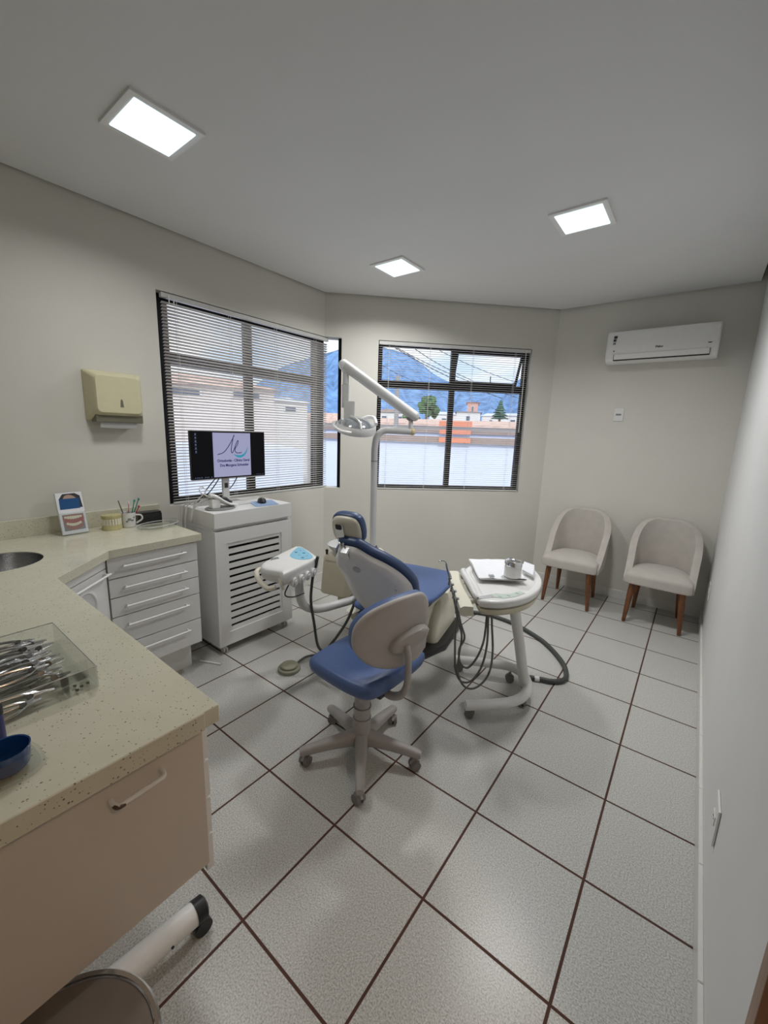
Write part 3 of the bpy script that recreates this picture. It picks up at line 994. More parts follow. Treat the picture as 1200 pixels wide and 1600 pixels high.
# ------------------------------------------------------------------ armchairs
def armchair(cx, label):
    t = thing('armchair', label, 'armchair', (cx, 3.50, 0), group='waiting armchairs')
    # tub back: U-shaped in plan, low at the front ends and high behind
    R_ = 0.262
    def plan(u, off):           # u in [-1, 1] along the U from left front to right front
        r = R_ - off
        k = 0.56
        if abs(u) > k:
            s_ = 1 if u > 0 else -1
            f = (abs(u) - k) / (1 - k)
            return (s_ * (r * (1.0 - 0.02 * f)), 3.555 - f * 0.235)
        a = u / k * PI / 2
        return (r * math.sin(a), 3.555 + (0.250 - off) * math.cos(a) ** 0.8)
    TZ = [(0, 0.858), (0.12, 0.857), (0.22, 0.848), (0.32, 0.815), (0.42, 0.755), (0.50, 0.690), (0.58, 0.620), (0.70, 0.525), (0.85, 0.440), (1.0, 0.392)]
    def topz(u):
        u = abs(u)
        for (a, za), (c, zc) in zip(TZ[:-1], TZ[1:]):
            if u <= c: return za + (zc - za) * (u - a) / (c - a)
        return TZ[-1][1]
    rings = []
    N = 44
    for i in range(N + 1):
        u = -1 + 2 * i / N
        zt = topz(u); zb = 0.350
        lean = 0.045 * (zt - 0.36) / 0.5
        ring = []
        xo, yo = plan(u, 0.0); xi, yi = plan(u, 0.055); xm, ym = plan(u, 0.027)
        sc_o = 0.955
        def at(x, y, z, sh=1.0):
            f = (z - 0.36) / 0.5
            return (cx + x * (0.955 + 0.05 * f), y + 0.0 + 0.03 * f * (1 if y > 3.56 else 0), z)
        ring = [at(xo, yo, zb), at(xo, yo, zb + (zt - zb) * 0.5), at(xo, yo, zt - 0.022), at(xo * 0.985 + xi * 0.015, yo * 0.93 + yi * 0.07, zt - 0.008), at(xm, ym, zt), at(xi, yi * 0.95 + yo * 0.05, zt - 0.008), at(xi, yi, zt - 0.024), at(xi, yi, zb + (zt - zb) * 0.5), at(xi, yi, zb)]
        rings.append(ring)
    b = B(); b.ring_loft(rings)
    b.build('backrest', M['fabric'], t, ang=60)
    # seat cushion, domed, bowed behind
    outl = catmull([(-0.215, 3.275), (-0.10, 3.262), (0.10, 3.262), (0.215, 3.275), (0.232, 3.33), (0.225, 3.52), (0.15, 3.69), (0, 3.735), (-0.15, 3.69), (-0.225, 3.52), (-0.232, 3.33)], 5)
    rings = []
    for z, s_ in ((0.352, 0.985), (0.356, 0.998), (0.365, 1.0), (0.412, 1.0), (0.428, 0.985), (0.440, 0.94), (0.450, 0.80), (0.456, 0.55), (0.459, 0.2)):
        rings.append([(cx + x * s_, 3.49 + (y - 3.49) * s_, z + (0.004 if s_ < 0.9 else 0)) for x, y in outl])
    b = B(); b.ring_loft(rings)
    b.build('seat', M['fabric'], t, ang=60)
    for x, y, fx, fy in ((-0.170, 3.315, -0.196, 3.306), (0.170, 3.315, 0.196, 3.306), (-0.150, 3.640, -0.168, 3.712), (0.150, 3.640, 0.168, 3.712)):
        b = B()
        b.tube([(cx + x, y, 0.353), (cx + x + (fx - x) * 0.3, y + (fy - y) * 0.3, 0.25), (cx + fx, fy, 0.0)], [0.024, 0.023, 0.0135], n=16, smooth=3)
        b.build('leg', M['leg_wood'], t)
armchair(-0.692, 'pale grey armchair with wooden legs nearer the window wall')
armchair(-0.012, 'pale grey armchair with wooden legs in the corner by the right wall')

# ------------------------------------------------------------------ ventilated cart with the computer
CX0, CX1, CY0, CY1, CZ0, CZ1 = -2.680, -2.250, 0.780, 1.394, 0.060, 0.982
t = thing('equipment_cart', 'white ventilated cabinet on casters under the window carrying the monitor', 'cart', (-2.465, 1.087, 0))
b = B()
b.box(CX0, CX1, CY0, CY0 + 0.020, CZ0, 0.860); b.box(CX0, CX1, CY1 - 0.020, CY1, CZ0, 0.860)
b.box(CX0, CX1 - 0.001, CY0 + 0.020, CY1 - 0.020, CZ0, CZ0 + 0.020); b.box(CX0, CX0 + 0.012, CY0 + 0.020, CY1 - 0.020, CZ0 + 0.020, 0.860)
b.box(CX0, CX1 - 0.03, CY0, CY1, 0.858, 0.884)
b.build('carcass', M['white_mdf'], t, smooth=False)
b = B(); b.box(CX0, CX1 + 0.002, CY0 - 0.001, CY1 + 0.001, 0.884, CZ1, 0.002)
b.build('top_box', M['white_mdf'], t)
b = B()
f0, f1 = CX1 - 0.018, CX1
fy0, fy1, fz0, fz1 = 0.856, 1.303, 0.152, 0.774
b.box(f0, f1, CY0 + 0.0205, fy0, CZ0 + 0.001, 0.858); b.box(f0, f1, fy1, CY1 - 0.0205, CZ0 + 0.001, 0.858)
b.box(f0, f1, fy0, fy1, CZ0 + 0.001, fz0); b.box(f0, f1, fy0, fy1, fz1, 0.858)
b.build('door', M['white_mdf'], t, smooth=False)
b = B()
gx0, gx1 = CX1 - 0.020, CX1 - 0.008
sy0, sy1, sz0, sz1 = 0.876, 1.286, 0.180, 0.752
b.box(gx0, gx1, fy0, sy0, fz0, fz1); b.box(gx0, gx1, sy1, fy1, fz0, fz1)
ns = 12
pit = (sz1 - sz0 + 0.028) / ns
zprev = fz0
for k in range(ns):
    zs = sz0 + k * pit
    b.box(gx0, gx1, sy0, sy1, zprev, zs)
    zprev = zs + 0.0185
b.box(gx0, gx1, sy0, sy1, zprev, fz1)
b.build('vent_grille', M['white_mdf'], t, smooth=False)
b = B(); b.box(CX0 + 0.03, CX1 - 0.05, 0.84, 1.24, 0.082, 0.64)
b.build('compressor_box', M['black'], t, label='dark machine inside the vented cabinet')
for x, y in ((CX1 - 0.035, CY0 + 0.05), (CX1 - 0.035, CY1 - 0.05), (CX0 + 0.035, CY0 + 0.05), (CX0 + 0.035, CY1 - 0.05)):
    b = B()
    for s_ in (-1, 1): b.cyl((x, y + s_ * 0.006, 0.021), (x, y + s_ * 0.015, 0.021), 0.021, n=18)
    b.box(x - 0.012, x + 0.012, y - 0.005, y + 0.005, 0.02, 0.06)
    b.build('caster', M['light_grey'], t)

t = thing('monitor', 'black computer monitor showing a lilac clinic logo on the white cart', 'monitor', (-2.48, 1.03, CZ1))
MXm = -2.470
b = B(); b.M = frame((MXm, 1.0515, 1.331), (0, 1, 0), (0, 0, 1))
b.box(-0.2825, 0.2825, -0.160, 0.160, -0.026, -0.002, 0.004); b.box(-0.15, 0.15, -0.10, 0.10, -0.045, -0.02, 0.008)
b.build('bezel', M['black'], t)
MM = frame((MXm, 1.0515, 1.331), (0, 1, 0), (0, 0, 1))
b = B(); b.M = MM; b.box(-0.279, 0.279, -0.150, 0.157, -0.0025, 0.0)
scr = b.build('screen', M['screen_black'], t)
b = B(); b.M = MM; b.box(-0.130, 0.158, -0.148, 0.150, 0.0002, 0.0006)
b.build('logo_image', M['screen_white'], scr)
b = B(); b.M = MM
# handwritten mark: long stroke up, two peaks and a loop
st = [(-0.098, 0.005), (-0.055, 0.018), (-0.015, 0.060), (0.022, 0.118), (0.030, 0.136), (0.022, 0.118), (0.008, 0.060), (0.004, 0.026), (0.010, 0.014), (0.022, 0.028), (0.040, 0.070), (0.056, 0.098), (0.060, 0.088), (0.050, 0.064), (0.036, 0.046), (0.034, 0.026), (0.046, 0.014), (0.062, 0.012), (0.085, 0.016)]
P = catmull(st, 6, False)
for (p, q) in zip(P[:-1], P[1:]):
    v_ = Vector((q[0] - p[0], q[1] - p[1])); 
    if v_.length < 1e-6: continue
    nn = Vector((-v_.y, v_.x)).normalized() * 0.0024; e_ = v_.normalized() * 0.0008
    b.prism([(p[0] - nn.x - e_.x, p[1] - nn.y - e_.y), (q[0] - nn.x + e_.x, q[1] - nn.y + e_.y), (q[0] + nn.x + e_.x, q[1] + nn.y + e_.y), (p[0] + nn.x - e_.x, p[1] + nn.y - e_.y)], 0.0007, 0.0012)
b.build('signature_mark', M['screen_navy'], scr, smooth=False)
b = B(); b.M = MM
a_ = [(0.020, 0.006), (0.045, -0.014), (0.075, -0.020), (0.107, -0.006), (0.128, 0.024), (0.136, 0.058)]
c_ = [(0.136, 0.058), (0.119, 0.024), (0.098, 0.004), (0.073, -0.003), (0.046, -0.001), (0.020, 0.006)]
b.prism(catmull(a_, 5, False) + catmull(c_, 5, False)[1:-1], 0.0007, 0.0012)
b.build('crescent_mark', M['screen_teal'], scr, smooth=False)
text('Ortodontia - Clínica Geral', 0.0250, M['screen_navy'], MM @ Matrix.Translation((-0.104, -0.046, 0.0010)), 'logo_text', scr, 0.0003, 0.0005, 0.94)
text('Dra Morgana Schneider', 0.0250, M['screen_navy'], MM @ Matrix.Translation((-0.086, -0.078, 0.0010)), 'logo_text', scr, 0.0003, 0.0005, 0.94)
for k in range(6):
    b = B(); b.M = MM; z_ = 0.138 - k * 0.0225
    b.box(-0.252, -0.243, z_ - 0.005, z_ + 0.005, 0.0002, 0.0006); b.box(-0.256, -0.239, z_ - 0.0095, z_ - 0.008, 0.0002, 0.0005)
    b.build('desktop_icon', M['screen_icon'], scr, smooth=False)
b = B(); b.M = MM
for x in (-0.262, -0.250, -0.240, -0.229, -0.218, -0.196, -0.184, -0.172, -0.150):
    b.box(x, x + 0.006, -0.1475, -0.1425, 0.0002, 0.0006)
for x in (0.205, 0.220, 0.235, 0.255): b.box(x, x + 0.008, -0.147, -0.144, 0.0002, 0.0006)
b.build('taskbar_icons', M['screen_icon'], scr, smooth=False)
b = B(); b.box(-2.517, -2.499, 1.000, 1.050, CZ1 + 0.006, 1.30, 0.003)
b.build('stand_post', M['light_grey'], t)
b = B(); b.box(-2.4990, -2.4980, 1.012, 1.038, 1.10, 1.135)
b.build('cable_slot', M['ink_dark'], t)
b = B(); b.box(-2.615, -2.415, 0.965, 1.175, CZ1 + 0.0003, CZ1 + 0.008, 0.003)
b.build('stand_base', M['light_grey'], t)
for pts in ([(-2.50, 0.965, 1.19), (-2.53, 0.90, 1.10), (-2.56, 0.86, 1.02), (-2.60, 0.83, 0.990)], [(-2.50, 0.99, 1.19), (-2.53, 0.93, 1.09), (-2.58, 0.88, 1.02), (-2.62, 0.85, 0.990)], [(-2.50, 1.12, 1.18), (-2.54, 1.08, 1.09), (-2.60, 0.99, 1.03), (-2.63, 0.90, 0.99)]):
    b = B(); b.tube(pts, 0.0035, n=8); b.build('cable', M['black'], t)

t = tag(None or (lambda: (lambda b: b.build('mouse_pad', M['mousepad']))((lambda b: (b.prism([(x, y) for x, y in [(-2.472, 1.180), (-2.275, 1.110), (-2.258, 1.290), (-2.440, 1.362)]], CZ1 + 0.0004, CZ1 + 0.0034, 0.001, 1), b)[1])(B())))(), 'light blue mouse pad on the right half of the white cart top', 'mouse pad')
t = thing('computer_mouse', 'black computer mouse resting on the light blue pad', 'mouse', (-2.385, 1.235, CZ1 + 0.004))
b = B(); b.M = Matrix.Translation((-2.385, 1.235, CZ1 + 0.0036)) @ Matrix.Rotation(math.radians(-25), 4, 'Z')
b.lathe([(0.029, 0.0), (0.031, 0.006), (0.030, 0.016), (0.024, 0.028), (0.013, 0.034), (0.001, 0.036)], (0, 0, 0), 28, sx=1.75, sy=1.0)
b.build('body', M['black'], t)
b = B(); b.M = Matrix.Translation((-2.385, 1.235, CZ1 + 0.0036)) @ Matrix.Rotation(math.radians(-25), 4, 'Z')
b.cyl((0.028, -0.003, 0.027), (0.028, 0.003, 0.027), 0.008, n=16)
b.build('scroll_wheel', M['mid_grey'], t)

# intraoral scanner lying in its cradle
t = thing('handheld_scanner', 'white handheld scanner in its cradle on the left of the cart top', 'scanner', (-2.38, 0.90, CZ1))
b = B(); b.lathe([(0.001, 0.0), (0.085, 0.0), (0.088, 0.004), (0.083, 0.010), (0.001, 0.012)], (-2.385, 0.905, CZ1 + 0.0004), 36, sx=0.9, sy=1.15)
b.build('cradle_base', M['mid_grey'], t)
b = B()
rings = []
for s_, y, z, hw, hh in ((0, 0.825, 1.075, 0.020, 0.012), (1, 0.840, 1.078, 0.030, 0.016), (2, 0.875, 1.062, 0.036, 0.018), (3, 0.915, 1.033, 0.036, 0.016), (4, 0.960, 1.010, 0.032, 0.012), (5, 1.010, 1.000, 0.028, 0.009), (6, 1.025, 0.999, 0.018, 0.006)):
    rings.append([(-2.375 + hw * math.cos(2 * PI * k / 16), y, z + hh * math.sin(2 * PI * k / 16)) for k in range(16)])
b.ring_loft(rings)
b.build('body', M['off_white'], t)
b = B(); b.tube([(-2.375, 0.905, 1.056), (-2.375, 0.935, 1.046), (-2.375, 0.962, 1.026), (-2.375, 0.985, 1.018)], [0.010, 0.015, 0.014, 0.008], n=12)
b.build('grip_pad', M['ink_dark'], t)
b = B(); b.box(-2.400, -2.350, 0.83, 0.89, CZ1 + 0.010, 1.056, 0.008)
b.build('cradle', M['off_white'], t)
for pts in ([(-2.40, 0.83, 1.07), (-2.44, 0.80, 1.10), (-2.46, 0.82, 1.13), (-2.44, 0.84, 1.10), (-2.46, 0.79, 1.04), (-2.49, 0.768, 0.97), (-2.48, 0.755, 0.90), (-2.45, 0.760, 0.99), (-2.42, 0.80, 1.05)],
            [(-2.40, 0.835, 1.06), (-2.48, 0.80, 1.04), (-2.55, 0.768, 1.00), (-2.56, 0.752, 0.90), (-2.555, 0.748, 0.78)],
            [(-2.41, 0.835, 1.05), (-2.50, 0.79, 1.01), (-2.60, 0.770, 0.992), (-2.615, 0.755, 0.90), (-2.62, 0.750, 0.75)]):
    b = B(); b.tube(pts, 0.0042, n=8); b.build('cable', M['off_white'], t)

# ------------------------------------------------------------------ dental chair (local: x to the patient's right, y towards the feet)
ROT = math.atan2(0.2, 0.98)
DC = (-1.405, 1.748, 0)
t = thing('dental_chair', 'blue reclined dental chair with white backrest shell in the middle of the room', 'dental chair', DC, ROT, local=True)
b = B(); b.prism([(-0.27, -0.32), (0.10, -0.30), (0.205, -0.12), (0.290, 0.06), (0.290, 0.47), (0.20, 0.55), (-0.20, 0.55), (-0.29, 0.40)], 0.0, 0.045, 0.012)
b.build('base_plate', M['black'], t)
b = B()
rings = []
for z, y0, y1, x0, x1 in ((0.044, 0.02, 0.53, -0.19, 0.225), (0.10, 0.02, 0.53, -0.19, 0.225), (0.20, 0.04, 0.52, -0.185, 0.222), (0.27, 0.08, 0.50, -0.18, 0.215), (0.315, 0.14, 0.46, -0.165, 0.195)):
    rings.append([(x, y, z) for x, y in rrect(x0, x1, y0, y1, 0.05)])
b.ring_loft(rings); b.build('base_body', M['cream_plastic'], t, ang=50)
b = B()
rings = []
for z, y0, y1, x0, x1 in ((0.045, -0.25, -0.01, -0.15, 0.17), (0.20, -0.28, 0.02, -0.15, 0.17), (0.32, -0.33, 0.10, -0.16, 0.18), (0.36, -0.35, 0.14, -0.16, 0.18)):
    rings.append([(x, y, z) for x, y in rrect(x0, x1, y0, y1, 0.04)])
b.ring_loft(rings); b.build('lift_column', M['cream_plastic'], t, ang=50)
b = B()
rings = []
for z, y0, y1, x0, x1 in ((0.330, -0.46, 0.20, -0.17, 0.185), (0.36, -0.50, 0.24, -0.20, 0.205), (0.412, -0.52, 0.27, -0.22, 0.225)):
    rings.append([(x, y, z) for x, y in rrect(x0, x1, y0, y1, 0.05)])
b.ring_loft(rings); b.build('seat_frame', M['cream_plastic'], t, ang=50)
b = B()
rings = []
for z, y0, y1, x0, x1 in ((0.300, -0.545, -0.36, -0.10, 0.16), (0.44, -0.585, -0.36, -0.11, 0.17)):
    rings.append([(x, y, z) for x, y in rrect(x0, x1, y0, y1, 0.03)])
b.ring_loft(rings); b.build('hinge_cover', M['mid_grey'], t, ang=50)
# seat and leg cushion
b = B()
hwid = [(-0.56, 0.11), (-0.47, 0.155), (-0.36, 0.215), (-0.24, 0.268), (-0.08, 0.285), (0.10, 0.288), (0.22, 0.284), (0.295, 0.268), (0.335, 0.235), (0.345, 0.15)]
R_ = [(w_, y) for y, w_ in hwid]
outl = catmull([(x, y) for x, y in R_] + [(-x, y) for x, y in reversed(R_)], 4)
rings = []
for z, s_ in ((0.412, 0.76), (0.440, 0.86), (0.462, 0.955), (0.474, 0.99), (0.484, 1.0), (0.494, 0.988), (0.501, 0.95), (0.503, 0.80), (0.503, 0.4)):
    rings.append([(x * s_, -0.13 + (y + 0.13) * s_, z) for x, y in outl])
b.ring_loft(rings); b.build('seat', M['blue_vinyl'], t, ang=60)
# backrest frame of reference
bo = Vector((0.0, -0.57, 0.50)); bd = Vector((0, -0.572, 0.820)); bf = Vector((0, 0.820, 0.572)); bx = Vector((1, 0, 0))
def bp(x, s_, n_): return bo + bx * x + bd * s_ + bf * n_
def back_outline(k=1.0, dx=0.0):
    half = [(-0.05, 0.09), (0.00, 0.160), (0.08, 0.190), (0.18, 0.200), (0.28, 0.202), (0.37, 0.183), (0.44, 0.142), (0.49, 0.092), (0.530, 0.060), (0.545, 0.035)]
    c_ = lambda s_: 0.085 * min(1, max(0, (0.56 - s_) / 0.26)) + 0.003
    rr = [(c_(s_) + w_ * k + dx, s_) for s_, w_ in half]; ll = [(c_(s_) - w_ * k + dx, s_) for s_, w_ in half]
    return catmull(rr + ll[::-1], 5)
OUT = back_outline()
def back_layer(specs, shift=0.0, wrap=0.03):
    rings = []
    for n_, k in specs:
        ring = []
        for x, s_ in OUT:
            c0 = 0.085 * min(1, max(0, (0.56 - s_) / 0.26)) + 0.003
            xx = c0 + (x - c0) * k; ss = 0.26 + (s_ - 0.26) * (k if k > 1 else 1 - (1 - k) * 0.8)
            wr = wrap * ((xx - c0) / 0.21) ** 2
            ring.append(bp(xx, ss, n_ + wr))
        rings.append(ring)
    return rings
b = B()
b.ring_loft(back_layer([(-0.035, 0.30), (-0.034, 0.55), (-0.028, 0.80), (-0.016, 0.93), (0.000, 0.985), (0.018, 1.0), (0.022, 0.97)]))
sh = b.build('backrest_shell', M['off_white'], t, ang=60)
b = B()
b.ring_loft(back_layer([(0.022, 1.0), (0.024, 1.055), (0.036, 1.085), (0.056, 1.085), (0.070, 1.05), (0.078, 0.96), (0.080, 0.7), (0.080, 0.35)]))
b.build('backrest_cushion', M['navy_vinyl'], t, ang=60)
for (x, s_, r_, n_) in ((0.050, 0.430, 0.021, -0.0335), (0.225, 0.285, 0.010, -0.0145), (0.135, 0.060, 0.018, -0.0290)):
    b = B(); c0 = bp(x, s_, n_); b.cyl(c0 - bf * 0.003, c0 + bf * 0.012, r_, n=24)
    b.build('shell_plug', M['plug'], sh)
# headrest
ha = math.radians(72)
hd_ = Vector((0, -math.cos(ha), math.sin(ha))); hf = Vector((0, math.sin(ha), math.cos(ha))); ho = Vector((-0.020, -0.842, 1.026))
def hp(x, s_, n_): return ho + bx * x + hd_ * s_ + hf * n_
HO = [(x * 0.93, y * 0.95) for x, y in catmull([(0.085, 0.055), (0.094, 0.0), (0.086, -0.055), (0.055, -0.080), (0, -0.083), (-0.055, -0.080), (-0.086, -0.055), (-0.094, 0.0), (-0.085, 0.055), (-0.055, 0.080), (0, 0.086), (0.055, 0.080)], 4)]
b = B(); b.ring_loft([[hp(x * k, s_ * k, n_) for x, s_ in HO] for n_, k in ((-0.008, 0.55), (-0.006, 0.82), (0.004, 0.93), (0.016, 0.95))])
b.build('headrest_shell', M['cream_plastic'], t, ang=60)
b = B(); b.ring_loft([[hp(x * k, s_ * k, n_) for x, s_ in HO] for n_, k in ((0.016, 0.93), (0.018, 1.0), (0.030, 1.06), (0.050, 1.06), (0.062, 1.0), (0.068, 0.85), (0.069, 0.4))])
b.build('headrest_cushion', M['navy_vinyl'], t, ang=60)
b = B()
for x in (-0.035, -0.010): b.tube([bp(x * 0.6 + 0.005, 0.50, 0.020), bp(x * 0.8, 0.56, 0.012), hp(x, -0.050, -0.022), hp(x, 0.01, -0.014)], 0.006, n=10)
b.ring_loft([[hp(-0.022 + x, s_, n_) for x, s_ in rrect(-0.024, 0.024, -0.03, 0.045, 0.012)] for n_ in (-0.024, -0.008)])
b.build('headrest_bracket', M['chrome'], t)
b = B(); b.ring_loft([[hp(-0.022 + x, s_, n_) for x, s_ in rrect(-0.017, 0.017, 0.018, 0.046, 0.006)] for n_ in (-0.0265, -0.022)])
b.build('headrest_lever', M['black'], t)
b = B(); b.ring_loft([[bp(0.005 + x, s_, n_) for x, s_ in rrect(-0.024, 0.024, 0.495, 0.545, 0.008)] for n_ in (-0.028, 0.02)])
b.build('bracket_sleeve', M['steel'], t)

# ------------------------------------------------------------------ cuspidor unit
t = thing('cuspidor_unit', 'aged beige spittoon unit with white bowl behind the dental chair backrest', 'cuspidor', DC, ROT, local=True)
b = B()
rings = []
for z, x0, x1, y0, y1, r in ((0.392, -0.548, -0.335, -0.300, -0.06, 0.03), (0.400, -0.555, -0.325, -0.305, -0.05, 0.03), (0.62, -0.538, -0.318, -0.300, -0.05, 0.03), (0.640, -0.532, -0.318, -0.296, -0.05, 0.03)):
    rings.append([(x, y, z) for x, y in rrect(x0, x1, y0, y1, r)])
b.ring_loft(rings); b.build('cabinet', M['beige'], t, ang=45)
b = B()
rings = []
for z, x0, x1, y0, y1, r in ((0.641, -0.536, -0.316, -0.302, -0.05, 0.03), (0.662, -0.532, -0.316, -0.300, -0.05, 0.03), (0.680, -0.515, -0.316, -0.285, -0.06, 0.03)):
    rings.append([(x, y, z) for x, y in rrect(x0, x1, y0, y1, r)])
b.ring_loft(rings); b.build('lid', M['beige'], t, ang=45)
b = B(); b.prism(rrect(-0.43, -0.30, -0.295, -0.10, 0.05), 0.352, 0.391, 0.012)
b.build('lower_housing', M['beige'], t, ang=45)
b = B()
rings = []
for z, rx in ((0.681, 0.060), (0.69, 0.065), (0.700, 0.075)):
    rings.append([(-0.400 + rx * math.cos(2 * PI * k / 28), -0.19 + rx * math.sin(2 * PI * k / 28), z) for k in range(28)])
b.ring_loft(rings); b.build('bowl_stem', M['cream_plastic'], t)
b = B(); b.lathe([(0.060, 0.700), (0.095, 0.706), (0.118, 0.730), (0.126, 0.748), (0.130, 0.754), (0.124, 0.756), (0.112, 0.735), (0.085, 0.714), (0.03, 0.706), (0.001, 0.705)], (-0.395, -0.21, 0), 40)
b.build('bowl', M['ceramic'], t)
b = B(); b.cyl((-0.505, -0.285, 0.680), (-0.505, -0.285, 0.700), 0.008, n=12); b.sphere((-0.505, -0.285, 0.704), 0.011, 12)
b.build('water_knob', M['black'], t)
b = B(); b.prism([(-0.318, -0.20), (-0.215, -0.12), (-0.215, 0.05), (-0.318, -0.05)], 0.355, 0.42, 0.01)
b.build('mount_bracket', M['mid_grey'], t)
b = B(); b.prism(rrect(-0.55, -0.32, -0.02, 0.30, 0.05), 0.45, 0.597, 0.02)
b.build('rear_housing', M['cream_plastic'], t, ang=45)

# ------------------------------------------------------------------ dental light: post, arm, boom, lamp head
LB = Vector((-1.852, 1.886, 0)); LR = Vector((0.796, 0.605, 0)); LF = Vector((-0.605, 0.796, 0))
t = thing('dental_light', 'white dental operating light on a tall bent post behind the dental chair', 'dental light', (LB.x, LB.y, 0.60))
def lq(s_, z, d_=0.0): return LB + LR * s_ + LF * d_ + Vector((0, 0, z))
b = B(); b.tube([lq(0, 0.628), lq(-0.003, 0.80), lq(-0.005, 1.05), lq(-0.008, 1.28), lq(-0.008, 1.40), lq(0.004, 1.475), lq(0.028, 1.515), lq(0.065, 1.534), lq(0.12, 1.536), lq(0.272, 1.532)], 0.0255, n=20, smooth=5)
b.build('post', M['light_grey'], t)
b = B(); b.cyl(lq(0, 0.598), lq(0, 0.612), 0.046, n=28); b.cyl(lq(0, 0.612), lq(0, 0.630), 0.034, n=24)
b.build('post_collar', M['black'], t)
b = B(); b.cyl(lq(-0.008, 1.300), lq(-0.008, 1.306), 0.0265, n=24)
b.build('post_joint', M['mid_grey'], t)
b = B(); b.sphere(lq(0.272, 1.532), 0.0275, 20); b.build('arm_end_cap', M['yellow_cap'], t)
b = B(); b.cyl(lq(0.258, 1.545), lq(0.258, 1.640), 0.0165, n=20); b.build('pivot_post', M['light_grey'], t)
b = B(); b.tube([lq(0.282, 1.648), lq(0.01, 1.825), lq(-0.246, 1.993)], 0.0385, n=24, smooth=0, flat=1.0)
b.sphere(lq(0.282, 1.648), 0.0385, 20)
bo_ = b.build('boom', M['light_grey'], t)
b = B(); b.cyl(lq(0.235, 1.640), lq(0.274, 1.612), 0.020, n=20); b.build('boom_pivot', M['mid_grey'], t)
b = B(); b.sphere(lq(-0.252, 1.995), 0.0395, 24); b.build('boom_cap', M['off_white'], t)
b = B(); b.cyl(lq(-0.236, 1.945), lq(-0.236, 1.968), 0.029, n=24); b.cyl(lq(-0.236, 1.860), lq(-0.236, 1.946), 0.0225, n=24)
b.build('drop_post', M['light_grey'], t)
def lbox(b, s0, s1, d0, d1, z0, z1, bev=0.004):
    b.M = frame(LB, LR, LF); b.box(s0, s1, d0, d1, z0, z1, bev); b.M = Matrix.Identity(4)
b = B(); lbox(b, -0.262, -0.212, -0.028, 0.028, 1.690, 1.858, 0.006); b.build('yoke_block', M['light_grey'], t)
b = B(); lbox(b, -0.240, -0.162, -0.075, -0.029, 1.605, 1.735, 0.006); b.build('transformer_box', M['light_grey'], t)
# lamp head, tipped a little towards the camera
HC = lq(-0.150, 1.545, -0.05)
TL = Matrix.Translation(HC) @ frame((0, 0, 0), LR, LF) @ Matrix.Rotation(math.radians(16), 4, 'X') @ Matrix.Rotation(math.radians(6), 4, 'Y')
b = B(); b.M = TL
b.lathe([(0.122, -0.030), (0.140, -0.026), (0.148, -0.004), (0.146, 0.022), (0.138, 0.034), (0.130, 0.024), (0.128, -0.010), (0.122, -0.022)], (0, 0, 0), 48)
b.build('guard_ring', M['off_white'], t, ang=50)
b = B(); b.M = TL
b.lathe([(0.126, 0.000), (0.122, 0.020), (0.108, 0.044), (0.080, 0.064), (0.045, 0.075), (0.001, 0.078), (0.001, 0.075), (0.044, 0.072), (0.078, 0.061), (0.105, 0.042), (0.119, 0.019), (0.123, 0.000)], (0, 0, 0), 40)
b.build('reflector', M['mirror_glass'], t)
b = B(); b.M = TL
b.tube([(-0.045, -0.01, 0.082), (0.0, -0.055, 0.080), (0.032, -0.095, 0.064), (0.045, -0.130, 0.030)], 0.013, n=12, flat=0.6)
b.build('reflector_strap', M['off_white'], t)
b = B(); b.M = TL
b.tube([(0.02, 0.145, 0.02), (0.075, 0.150, 0.055), (0.125, 0.115, 0.062), (0.145, 0.050, 0.035)], 0.014, n=12)
b.build('handle', M['off_white'], t)
b = B(); b.M = TL
b.tube([(-0.020, -0.147, 0.0), (-0.090, -0.150, 0.004), (-0.150, -0.100, 0.014), (-0.166, -0.020, 0.020), (-0.148, 0.04, 0.012)], 0.012, n=12)
b.build('handle', M['off_white'], t)

# ------------------------------------------------------------------ delivery unit on its swing arm
t = thing('delivery_unit', 'white dental delivery head with cyan keypad on a curved arm beside the chair', 'delivery unit', (-1.70, 0.93, 0.40))
PA = Vector((-1.68, 0.98, 0)); PD = Vector((0.225, 0.974, 0)).normalized()
def aq(s_, z): return PA + PD * s_ + Vector((0, 0, z))
b = B(); b.tube([aq(-0.004, 0.690), aq(-0.004, 0.60), aq(0.004, 0.530), aq(0.028, 0.472), aq(0.085, 0.432), aq(0.17, 0.415), aq(0.30, 0.413), aq(0.41, 0.413)], 0.0265, n=18, flat=1.0)
b.build('swing_arm', M['light_grey'], t)
PT = [(-1.748, 0.757), (-1.585, 0.760), (-1.545, 0.775), (-1.612, 1.048), (-1.640, 1.085), (-1.850, 1.160), (-1.892, 1.150), (-1.890, 1.110)]
PTo = catmull(PT, 5)
cxy = (-1.72, 0.945)
b = B()
rings = []
for z, k in ((0.690, 0.84), (0.700, 0.92), (0.722, 0.985), (0.745, 1.0), (0.762, 0.985), (0.771, 0.95), (0.774, 0.85), (0.7745, 0.5)):
    rings.append([(cxy[0] + (x - cxy[0]) * k, cxy[1] + (y - cxy[1]) * k, z) for x, y in PTo])
b.ring_loft(rings)
hdx = b.build('head', M['off_white'], t, ang=50)
kp = catmull([(-1.855, 1.120), (-1.790, 1.010), (-1.735, 0.960), (-1.660, 0.960), (-1.625, 1.010), (-1.650, 1.058), (-1.770, 1.112), (-1.820, 1.130)], 4)
b = B(); b.prism(kp, 0.7745, 0.7760); kpo = b.build('keypad', M['keypad'], hdx, smooth=False)
